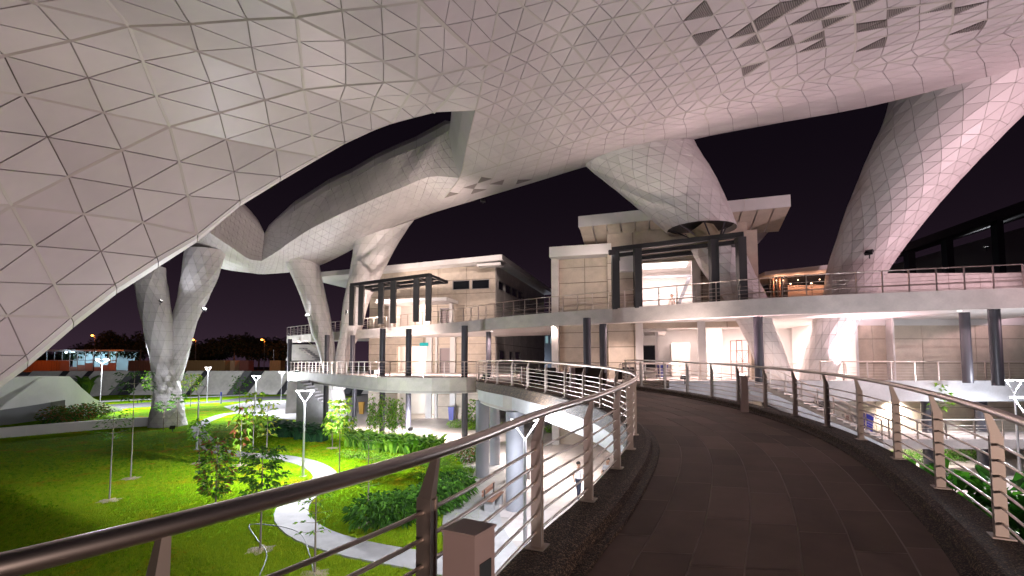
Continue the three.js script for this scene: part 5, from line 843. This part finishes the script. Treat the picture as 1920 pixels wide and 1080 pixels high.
flood('floodlight at the foot of the right pylons', V(19.6, L1 + 0.45, -29.4), at(1640, 380, 29.5), 195, pink, 0.9, 0.2);
// uplights that graze the pylon feet
flood('uplight at the foot of the garden pylon', V(-29.5, 0.5, -43.5), at(314, 640, 47.6), 103, cool, 0.8);
flood('uplight at the foot of the pylon behind the terraces', gp(660, 800, 0).add(V(0, 0.5, 0)), at(632, 700, 53), 210, cool, 0.8);
// under the lower terrace
downWhere = 'under the lower terrace'; downN = 0;
for (const [x, d] of [[-13, 44], [-8.5, 41], [-4, 39], [0.5, 31], [2.6, 25.5], [11, 32], [17, 33], [24, 31]]) downlight(V(x, L1 - 1.01, -d), d > 38 ? 190 : 165, 0xfff1e8, 1.15);

// ---------------------------------------------------------------- white shell wall and low garden wall on the left
{
  const t = thing('shell_wall', 'white curved wall with a grey recess beside the lawn at the left edge', 'wall');
  const A = gp(-120, 812, 0), B = gp(192, 769, 0), u = B.clone().sub(A), L = u.length(); u.normalize(); const W = new Wall(A, u, V(-u.z, 0, u.x).multiplyScalar(Math.sign(-u.z || 1) > 0 ? 1 : 1)); if (W.n.z < 0) W.n.negate();
  const outline = [[-120, 712], [-40, 708], [30, 705], [85, 706], [108, 727], [133, 747], [160, 759], [192, 768], [192, 770], [76, 798], [76, 750], [0, 762], [-120, 778], [-120, 812]];
  const q = outline.map(([a, b]) => W.hit(a, b)), sh = q.map(([a, b]) => new THREE.Vector2(a, Math.max(-0.3, b))), f = THREE.ShapeUtils.triangulateShape(sh, []), mb = new MB(), P = (i, d) => W.p(sh[i].x, sh[i].y, d);
  for (const [a, b, c] of f) { mb.tri(P(a, 0), P(b, 0), P(c, 0)); mb.tri(P(a, -2.4), P(c, -2.4), P(b, -2.4)); }
  for (let i = 0; i < sh.length; i++) { const j = (i + 1) % sh.length; mb.quad(P(i, 0), P(j, 0), P(j, -2.4), P(i, -2.4)); } mb.build('face', M.white, t);
  const r = [[-120, 776], [0, 760], [78, 748], [78, 800], [-120, 814]].map(([a, b]) => W.hit(a, b)); const m2 = new MB(); for (let i = 1; i < 4; i++) m2.tri(W.p(r[0][0], r[0][1], -1), W.p(r[i][0], r[i][1], -1), W.p(r[i + 1][0], r[i + 1][1], -1)); m2.build('recess', mat([0.2, 0.2, 0.21], 0.7), t);
}
{ const t = thing('garden_wall', 'low white garden wall running from the left edge to the pylon', 'wall'), p = [[-60, 826], [60, 815], [150, 807], [220, 801], [290, 797]].map(([u, v]) => gp(u, v, 0)); for (let i = 0; i < 4; i++) new MB().beam(p[i].clone().add(V(0, 0.2, 0)), p[i + 1].clone().add(V(0, 0.2, 0)), 0.3, 1.05).build('length', M.white, t); for (let i = 0; i < 4; i++) new MB().beam(p[i].clone().add(V(0, 0.75, 0)), p[i + 1].clone().add(V(0, 0.75, 0)), 0.36, 0.05).build('coping', M.render, t); }
// ---------------------------------------------------------------- beyond the road: sloped retaining wall, containers, lit depot, street lamps, dark wood
{
  const t = thing('retaining_wall', 'sloped retaining wall of slanted white and grey panels beyond the road', 'wall');
  const W = new Wall(V(-95, 0, -92), V(1, 0, -0.06), V(0.06, 0, 1)), grey = mat([0.12, 0.12, 0.13], 0.8), dk = mat([0.03, 0.03, 0.035], 0.8), wt = M.render; let x = 2, k = 0;
  while (x < 78) { const w = [5.5, 1.3, 3.2, 1.1, 6.5, 1.5, 2.2][k % 7], m = [wt, dk, wt, dk, wt, grey, dk][k % 7], s = 2.6, h = 4.4; new MB().hexa([W.p(x, -0.5, 0.4), W.p(x + w - 0.1, -0.5, 0.4), W.p(x + w - 0.1, -0.5, -0.4), W.p(x, -0.5, -0.4)], [W.p(x + s, h, -1.6), W.p(x + s + w - 0.1, h, -1.6), W.p(x + s + w - 0.1, h, -2.4), W.p(x + s, h, -2.4)]).build('slanted_panel', m, t); x += w; k++; }
  W.box(new MB(), 0, 84, -0.5, 4.2, -3.4, -2.5).build('backing_wall', grey, t);
}
const verge = structure(new MB().hexa([V(-160, 0, -95), V(30, 0, -101), V(30, 0, -240), V(-160, 0, -240)], [V(-160, 3.9, -98), V(30, 3.9, -104), V(30, 3.9, -240), V(-160, 3.9, -240)]).build('embankment', M.soil));
function container(label, u, d, w, m) { const p = at(u, 680, d), t = thing('shipping_container', label, 'container', V(p.x, 3.9, p.z), 'containers on the embankment'); new MB().box(-w / 2, w / 2, 0, 2.6, -2.4, 0).build('box', m, t); for (let k = 0; k < Math.floor(w / 0.6); k++) new MB().box(-w / 2 + k * 0.6 + 0.1, -w / 2 + k * 0.6 + 0.35, 0.1, 2.5, 0.001, 0.06).build('rib', m, t); }
container('ochre container behind the white pylon', 385, 112, 9, mat([0.3, 0.17, 0.06], 0.7)); container('pale orange container right of the ochre one', 420, 114, 5, mat([0.5, 0.3, 0.16], 0.7)); container('dull red container on the embankment', 442, 116, 6, mat([0.3, 0.1, 0.07], 0.7)); container('brown container left of the white pylon', 268, 118, 7, mat([0.2, 0.09, 0.05], 0.7)); container('orange hoarding-like container at the far left', 66, 118, 12, mat([0.2, 0.1, 0.05], 0.7)); container('small orange container by the flagpole', 516, 118, 2.6, mat([0.55, 0.24, 0.08], 0.7));
{
  const t = thing('depot', 'glass-fronted depot glowing pale blue beyond the embankment', 'building'), p = at(152, 680, 128); p.y = 3.9;
  new MB().box(p.x - 9, p.x + 9, 3.9, 8.9, p.z - 8, p.z - 7.8).build('rear_wall', mat([0.5, 0.6, 0.62], 0.7), t); new MB().box(p.x - 9.6, p.x + 12, 8.9, 9.3, p.z - 8, p.z + 1.5).build('roof', M.frame, t);
  for (let k = 0; k <= 9; k++) new MB().box(p.x - 9 + k * 2 - 0.07, p.x - 9 + k * 2 + 0.07, 3.9, 8.9, p.z - 0.1, p.z).build('mullion', M.frame, t);
  for (let k = 0; k < 9; k++) new MB().box(p.x - 9 + k * 2 + 0.08, p.x - 7 + k * 2 - 0.08, 3.9, 4.9 + (k % 3) * 0.5, p.z - 0.12, p.z - 0.04).build('lower_panel', mat([0.32, 0.2, 0.16], 0.7), t);
  new MB().box(p.x - 9, p.x + 9, 6.5, 6.65, p.z - 0.1, p.z).build('transom', M.frame, t);
  for (const x of [-6, 0, 6]) { new MB().box(p.x + x - 0.7, p.x + x + 0.7, 8.7, 8.76, p.z - 4.2, p.z - 3.8).build('tube_light', M.coolGlow, t); pointLamp(V(p.x + x, 8.5, p.z - 4), 45, 0xbfeaff, 0.4, t); }
  pointLamp(V(p.x - 2, 8.4, p.z + 2.2), 40, 0xcfeeff, 0.3, t); new MB().ball(V(p.x - 2, 8.6, p.z + 2.2), 0.3, 8).build('door_lamp', M.coolGlow, t);
}
function streetLamp(label, u, v, d, cd) { const p = at(u, v, d), t = thing('street_lamp', label, 'street lamp', V(p.x, 3.9, p.z), 'orange street lamps'), h = p.y - 3.9; new MB().cyl(V(0.6, 0, 0), V(0.6, h, 0), 0.1, 0.06, 8).build('pole', M.dark, t); new MB().beam(V(0.6, h, 0), V(-0.1, h + 0.12, 0), 0.08, 0.08).build('arm', M.dark, t); new MB().ball(V(-0.1, h, 0), 0.3, 10, 0.6).build('lamp', M.orangeGlow, t); pointLamp(V(-0.1, h - 0.3, 0), cd, 0xff7a1e, 0.3, t); }
streetLamp('orange street lamp above the depot', 174, 629, 120, 90); streetLamp('orange street lamp right of the white pylon', 363, 637, 116, 90); streetLamp('orange street lamp by the dark trees near the terraces', 492, 637, 122, 90); streetLamp('orange street lamp at the far left behind the canopy wing', 40, 655, 112, 70);
function farTree(label, u, vTop, d, w, k) { const b = at(u, 680, d), y = at(u, vTop, d).y, t = thing('far_tree', label, 'tree', null, 'dark trees beyond the road'), m = new MB(); b.y = 3.9; const H = y - 3.9; new MB().cyl(b, b.clone().add(V(0.2, H * 0.6, 0)), 0.3, 0.12, 7).build('trunk', M.bark, t); for (let i = 0; i < 9; i++) { const c = b.clone().add(V(rr(-0.5, 0.5) * w, H * rr(0.42, 0.86), rr(-0.4, 0.4) * w)); cluster(m, c, V(w * 0.3, H * 0.15, w * 0.3), 130, 0.95, 0.55, G.night, 0.3); } cluster(m, b.clone().add(V(0, H * 0.85, 0)), V(w * 0.2, H * 0.15, w * 0.2), 90, 0.9, 0.5, G.night); m.build('crown', M.leaf, t); }
[[205, 620], [145, 645], [120, 660], [245, 634], [262, 622], [318, 630], [395, 640], [415, 632], [438, 628], [462, 626], [485, 634], [510, 632], [528, 640], [548, 645], [90, 662], [60, 668], [350, 640], [372, 646], [30, 664], [575, 642]].forEach(([u, v], i) => farTree(`${ordinal[i]} dark leafy tree in the wood beyond the embankment`, u, v, 132 + (i % 4) * 7, 6 + (i % 3) * 2, i));
{ const t = thing('flagpole', 'thin bare flagpole between the road and the terraces', 'pole'), p = gp(515, 727, 0); new MB().cyl(p, at(513, 655, -p.z), 0.1, 0.05, 8).build('mast', M.pole, t); new MB().box(p.x - 0.3, p.x + 0.3, 0, 0.3, p.z - 0.3, p.z + 0.3).build('footing', M.concrete, t); }
{ const t = thing('marker_post', 'slim grey post with a blue top beside the road', 'post'), p = gp(414, 757, 0); new MB().cyl(p, p.clone().add(V(0, 1.15, 0)), 0.12, 0.12, 10).build('shaft', M.columnPale, t); new MB().cyl(p.clone().add(V(0, 1.15, 0)), p.clone().add(V(0, 1.7, 0)), 0.13, 0.13, 10).build('cap', M.blue, t); }
// far block with lit storeys between the two buildings
{ const t = thing('far_block', 'distant dark office block with pale lit window strips between the buildings', 'building'), q = at(1010, 640, 105);
  new MB().box(q.x - 16, q.x + 8, 0, 13, q.z - 10, q.z).build('wall', mat([0.06, 0.065, 0.075], 0.6), t);
  for (let k = 0; k < 12; k++) { const w = new MB().box(q.x - 8 + k * 1.05, q.x - 7.45 + k * 1.05, 10.1, 11.6, q.z + 0.01, q.z + 0.04).build('window', glow([0.35, 0.55, 0.6], k % 5 === 3 ? 0.08 : 0.4), t); }
  for (let k = 0; k < 8; k++) new MB().box(q.x - 6 + k * 1.6, q.x - 5.2 + k * 1.6, 3.0, 3.8, q.z + 0.01, q.z + 0.04).build('window', glow([0.9, 0.95, 1], k % 3 ? 1.4 : 0.25), t);
  new MB().box(q.x - 3, q.x - 2.8, 5.0, 5.2, q.z + 0.01, q.z + 0.05).build('window', M.orangeGlow, t); pointLamp(V(q.x - 1, 4, q.z + 3), 160, 0xdfeaff, 0.3, t); }

flood('small floodlight on the corner post of the central pergola', at(1146, 475, 30.9), at(1090, 535, 37), 44, warmW, 1.15);
flood('small floodlight under the canopy edge above the left building', at(905, 378, 41.5), at(850, 560, 53), 259, warmW, 0.9);
flood('floodlight on the bridge deck behind the viewer', V(2.6, 5.2, 4.6), V(1.2, 5.0, -9), 78, 0xffe2d6, 0.75, 0.3, 0.5);
flood('floodlight on the upper terrace beyond the right edge aimed at the pale wall', V(33, L2 + 0.4, -26.2), V(27, 11, -31.6), 75, pink, 1.0, 0.2);
flood('second floodlight behind the railing below the black pergola', at(707, 697, 40.2), V(-7.5, 13, -15), 274, 0xffdfe2, 0.75, 0.4, 1);
flood('floodlight on a bracket beyond the right edge aimed at the canopy and the tall pylon', V(31, L2 + 0.5, -17), at(1660, 240, 27), 521, pink, 1.1, 0.4, 1);
flood('floodlight below the bridge aimed up at the canopy wing', V(-7, 0.2, -8.2), V(-13.5, 8.5, -14.5), 168, pink, 0.8, 0.4, 1);
flood('floodlight on the plaza under the lower terrace', V(-8.6, 0.4, -42.5), V(-9.5, 2.2, -54), 260, cool, 1.1, 0.2, 1);
flood('work lamp under the hangar roof', at(1850, 462, 50), at(1850, 300, 50), 60, cool, 1.2, 0.2, 1);
flood('floodlight on the platform rim aimed at the far arm of the canopy', V(-1.5, L1 + 0.4, -27.6), at(670, 335, 42.5), 1562, warmW, 0.55, 0.3, 0.7);
flood('floodlight on the terrace edge aimed at the leaning central pylon', V(9.6, L1 + 0.4, -27.7), at(1250, 350, 30.5), 158, warmW, 0.9, 0.3, 1);
flood('floodlight under the bridge edge aimed over the lawn', V(-1.4, 3.3, -3.0), V(-10, 0, -18), 300, cool, 0.75, 0.3, 1);
// ---------------------------------------------------------------- things on the decks
function armchair(label, p, turn) { const t = thing('armchair', label, 'armchair', p, 'dark woven chairs on the platform'); t.rotation.y = turn; new MB().box(-0.38, 0.38, 0.12, 0.4, -0.36, 0.36).build('seat', M.rattan, t); new MB().box(-0.38, 0.38, 0.4, 0.85, -0.4, -0.3).build('backrest', M.rattan, t); for (const s of [-1, 1]) new MB().box(s * 0.4 - 0.06, s * 0.4 + 0.06, 0.1, 0.62, -0.38, 0.36).build('armrest', M.rattan, t); for (const [x, z] of [[-0.38, -0.32], [0.38, -0.32], [-0.38, 0.32], [0.38, 0.32]]) new MB().box(x - 0.03, x + 0.03, 0, 0.12, z - 0.03, z + 0.03).build('leg', M.dark, t); }
armchair('leftmost dark woven armchair on the platform', V(1.0, L1, -25.4), 0.4); armchair('second dark woven armchair on the platform', V(2.0, L1, -25.0), 2.6); armchair('dark woven armchair near the middle bollard of the platform', V(3.0, L1, -24.2), -0.6); armchair('rightmost dark woven armchair on the platform', V(4.0, L1, -23.6), 2.9); armchair('single woven armchair by the stairs railing', V(6.6, L1, -29), -0.8);
function lowTable(label, p) { const t = thing('side_table', label, 'table', p, 'platform tables'); new MB().box(-0.35, 0.35, 0.42, 0.47, -0.35, 0.35).build('top', M.rattan, t); for (const [x, z] of [[-0.3, -0.3], [0.3, -0.3], [-0.3, 0.3], [0.3, 0.3]]) new MB().box(x - 0.03, x + 0.03, 0, 0.42, z - 0.03, z + 0.03).build('leg', M.dark, t); }
lowTable('low square woven table between the left chairs', V(1.5, L1, -24.3)); lowTable('low square woven table between the right chairs', V(3.6, L1, -24.7));
{ // scaffold tower in the hall
  const t = thing('scaffold_tower', 'rust-red tubular scaffold tower standing in the lit hall', 'scaffold'), a = FC.p(FC.hit(1381, 690)[0], L1, 0.2), b = FC.p(FC.hit(1403, 690)[0], L1, 0.2), dz = V(0, 0, -0.9), H = 2.6;
  for (const p of [a, b, a.clone().add(dz), b.clone().add(dz)]) new MB().cyl(p, p.clone().add(V(0, H, 0)), 0.025, 0.025, 6).build('leg', M.rust, t);
  for (const y of [0.5, 1.2, 1.9, 2.6]) { for (const o of [V(0, y, 0), V(0, y, -0.9)]) new MB().cyl(a.clone().add(o), b.clone().add(o), 0.02, 0.02, 6).build('ledger', M.rust, t); }
  new MB().cyl(a.clone().add(V(0, 0.5, 0)), b.clone().add(V(0, 1.9, 0)), 0.015, 0.015, 6).build('brace', M.rust, t); new MB().cyl(b.clone().add(V(0, 0.5, 0)), a.clone().add(V(0, 1.9, 0)), 0.015, 0.015, 6).build('brace', M.rust, t);
}
function bin(label, p, h, m) { const t = thing('litter_bin', label, 'bin', p, 'bins by the buildings'); new MB().hexa([V(-0.22, 0, 0.2), V(0.22, 0, 0.2), V(0.22, 0, -0.2), V(-0.22, 0, -0.2)], [V(-0.3, h, 0.27), V(0.3, h, 0.27), V(0.3, h, -0.27), V(-0.3, h, -0.27)]).build('body', m, t); new MB().box(-0.32, 0.32, h, h + 0.08, -0.29, 0.29).build('lid', m, t); }
bin('blue bin inside the lit lower hall', FC.p(FC.hit(1242, 690)[0], L1, -0.4), 0.85, M.blue); bin('tall blue bin against the ground-floor wall on the left', gp(846, 788, 0.02), 1.3, M.blue); bin('yellow bin beside the ground-floor post on the left', gp(678, 776, 0.02), 1.3, M.yellow); bin('red bin under the right side of the footbridge', V(11.2, 0.05, -30.5), 1.2, M.red); bin('blue bin on the half landing at the right', V(20.2, L1 - 0.1 - 17 * 0.165, -28.6), 1.0, M.blue);
{ // far stair at the left end of the terraces
  const t = thing('staircase', 'grey steel staircase at the far left end of the lower terrace', 'staircase'), o = V(-23.4, L1, -56);
  for (let i = 0; i < 14; i++) new MB().box(o.x - i * 0.02 + (13 - i) * 0.28 - 0.4, o.x - i * 0.02 + (13 - i) * 0.28, L1 + i * 0.2, L1 + i * 0.2 + 0.16, o.z - 1.4, o.z).build('tread', M.concrete, t);
  new MB().cyl(o.clone().add(V(3.7, 1.0, 0)), o.clone().add(V(0, 3.7, 0)), 0.04, 0.04, 6).build('handrail', M.steel, t);
  const s = thing('staircase', 'concrete stair flight from the plaza beneath the far terrace end', 'staircase'), q = gp(636, 800, 0);
  for (let i = 0; i < 15; i++) new MB().box(q.x - 0.9 - i * 0.3, q.x - 0.6 - i * 0.3, 0, 0.28 + i * 0.28, q.z - 4.6, q.z - 2.4).build('tread', M.concrete, s);
}
{ const t = thing('fin_wall', 'pale sloping fin wall at the far left end of the upper storey', 'wall'); const A = [[536, 676, 60], [598, 676, 62], [603, 646, 62], [545, 646, 60]].map(q => at(...q)), o = V(0, 0, -0.4); new MB().hexa(A, A.map(p => p.clone().add(o))).build('plate', M.render, t); const B = [[533, 790, 58.5], [562, 790, 60], [566, 716, 60], [540, 716, 58.5]].map(q => at(...q)); new MB().hexa(B, B.map(p => p.clone().add(o))).build('plate', M.render, t); }
function bench(label, p, turn) { const t = thing('bench', label, 'bench', p, 'plaza benches'); t.rotation.y = turn; for (let k = 0; k < 4; k++) new MB().box(-0.8, 0.8, 0.42, 0.46, -0.2 + k * 0.105, -0.11 + k * 0.105).build('slat', M.timber, t); for (const x of [-0.6, 0.6]) new MB().box(x - 0.1, x + 0.1, 0, 0.42, -0.18, 0.2).build('leg', M.concrete, t); for (let k = 0; k < 2; k++) new MB().box(-0.8, 0.8, 0.6 + k * 0.14, 0.7 + k * 0.14, -0.26, -0.22).build('back_slat', M.timber, t); for (const x of [-0.6, 0.6]) new MB().box(x - 0.03, x + 0.03, 0.46, 0.84, -0.22, -0.18).build('back_post', M.dark, t); }
bench('timber slat bench beside the thick grey column', V(-0.75, 0.035, -20.9), 1.3); bench('farther timber bench left of the lamp pole', V(0.5, 0.035, -25.4), 1.1);
structure(ribbon('cement_walk', [[905, 872], [908, 895], [893, 925], [885, 960], [890, 1000], [915, 1045], [960, 1100]], 2.2, 0.05, M.concrete));
// ---------------------------------------------------------------- people
function person(label, p, turn, scale, cols, pose = {}) {
  const t = thing('person', label, 'person', p, 'people on the plaza'); t.rotation.y = turn; t.scale.setScalar(scale);
  const res = 74, S = 0.95, mc = new MarchingCubes(res, new THREE.MeshBasicMaterial(), false, false, 120000);
  const { arm = 0.12, stride = 0.1, sit = 0 } = pose, J = (x, y, z) => V(x, y, z), hipY = 0.93;
  const bones = []; const bone = (a, b, r0, r1) => bones.push([a, b, r0, r1]);
  bone(J(0, 0.98, 0), J(0, 1.22, 0), 0.125, 0.135); bone(J(-0.14, 1.38, 0), J(0.14, 1.38, 0), 0.075, 0.075); bone(J(0, 1.2, 0), J(0, 1.4, 0), 0.13, 0.105); bone(J(0, 1.42, 0), J(0, 1.54, 0.01), 0.052, 0.05); bone(J(0, 1.61, 0.02), J(0, 1.68, 0.01), 0.085, 0.09);
  for (const s of [-1, 1]) {
    const k = J(s * 0.1, 0.5, sit ? 0.36 : s * stride * 0.6), a = J(s * 0.1, 0.08, sit ? 0.36 : s * stride * 1.3 - 0.04); if (sit) k.y = 0.9;
    bone(J(s * 0.085, 0.94, 0), k, 0.088, 0.062); bone(k, a, 0.06, 0.042); bone(a.clone().setY(a.y - 0.03), a.clone().add(V(0, -0.04, 0.15)), 0.04, 0.033);
    const e = J(s * (0.2 + arm * 0.5), 1.1, -s * stride * 0.4), w = J(s * (0.2 + arm * 0.7), 0.87, 0.08 - s * stride * 0.3); bone(J(s * 0.185, 1.37, 0), e, 0.05, 0.04); bone(e, w, 0.038, 0.028); bone(w, w.clone().add(V(0, -0.08, 0.02)), 0.03, 0.032);
    for (let f = 0; f < 4; f++) bone(w.clone().add(V(0, -0.09, -0.012 + f * 0.012)), w.clone().add(V(-s * 0.01, -0.16 + Math.abs(f - 1.5) * 0.008, 0.002 + f * 0.014)), 0.009, 0.008); bone(w.clone().add(V(0, -0.05, 0.03)), w.clone().add(V(-s * 0.015, -0.1, 0.05)), 0.01, 0.009);
  }
  bone(J(0, 1.63, 0.1), J(0, 1.6, 0.115), 0.016, 0.02); bone(J(-0.09, 1.63, 0.01), J(-0.092, 1.66, 0.01), 0.02, 0.02); bone(J(0.09, 1.63, 0.01), J(0.092, 1.66, 0.01), 0.02, 0.02);
  const dist = q => { let m = 1e3; for (const [a, b, r0, r1] of bones) { const ab = b.clone().sub(a), h = Math.max(0, Math.min(1, q.clone().sub(a).dot(ab) / ab.lengthSq())), d = q.distanceTo(a.clone().addScaledVector(ab, h)) - lerp(r0, r1, h), k = 0.025, f = Math.max(0, k - Math.abs(m - d)) / k; m = Math.min(m, d) - f * f * k * 0.25; } return m; };
  const half = res / 2, at3 = i => (i - half) / half * S, q = V(0, 0, 0);
  for (let z = 0; z < res; z++) for (let y = 0; y < res; y++) for (let x = 0; x < res; x++) { q.set(at3(x), at3(y) + 0.9, at3(z)); mc.field[x + y * res + z * res * res] = Math.abs(q.x) > 0.42 || Math.abs(q.z) > 0.5 ? -1 : -dist(q); }
  mc.isolation = 0; mc.update(); const n = mc.count, P = mc.positionArray, N = mc.normalArray, mb = new MB();
  const shade = y => y > 1.46 ? cols.skin : y > 1.0 ? cols.top : y > 0.1 ? cols.legs : cols.shoes;
  for (let i = 0; i + 2 < n; i += 3) { const v = [0, 1, 2].map(k => V(P[(i + k) * 3] * S, P[(i + k) * 3 + 1] * S + 0.9, P[(i + k) * 3 + 2] * S)), m = [0, 1, 2].map(k => V(N[(i + k) * 3], N[(i + k) * 3 + 1], N[(i + k) * 3 + 2]).normalize()), c = v[0], out = Math.abs(c.x) > 0.2 && c.y < 1.2 && c.y > 0.6; mb.color(...(out ? cols.skin : shade(c.y))); mb.tri(v[0], v[1], v[2], m[0], m[1], m[2]); }
  mb.build('body', new THREE.MeshStandardMaterial({ vertexColors: true, roughness: 0.8, side: THREE.DoubleSide }), t);
  const hair = new MB(); { const g = new THREE.SphereGeometry(0.103, 14, 10, 0, Math.PI * 2, 0, Math.PI * 0.55); g.rotateX(-0.35); g.translate(0, 1.69, -0.005); hair.geo(g); } hair.build('hair', mat([0.012, 0.01, 0.009], 0.6), t);
}
const skin = [0.42, 0.25, 0.17], black = [0.02, 0.02, 0.025];
person('adult in a white shirt and dark trousers walking on the plaza', gp(1085, 937, 0.04), 2.4, 0.93, { skin, top: [0.75, 0.75, 0.75], legs: [0.03, 0.035, 0.06], shoes: [0.5, 0.5, 0.5] });
person('child in dark clothes beside the adult in white', gp(1103, 934, 0.04), 2.0, 0.62, { skin, top: black, legs: black, shoes: black });
person('adult in grey standing beyond the kerb on the plaza', gp(1140, 930, 0.04), -0.4, 0.95, { skin, top: [0.4, 0.4, 0.42], legs: black, shoes: black });
person('child in a green shirt near the kerb', gp(1133, 938, 0.04), 0.5, 0.72, { skin, top: [0.02, 0.45, 0.2], legs: [0.3, 0.3, 0.35], shoes: black });
person('figure in pale clothes standing in the upper hall', FC.p(FC.hit(1262, 560)[0], L2 + 0.02, -2.5), 0.2, 1.0, { skin, top: [0.6, 0.5, 0.46], legs: [0.5, 0.4, 0.36], shoes: black });
scene.traverse(o => { if (o.isMesh) { o.castShadow = true; o.receiveShadow = true; } });
renderer.render(scene, camera);
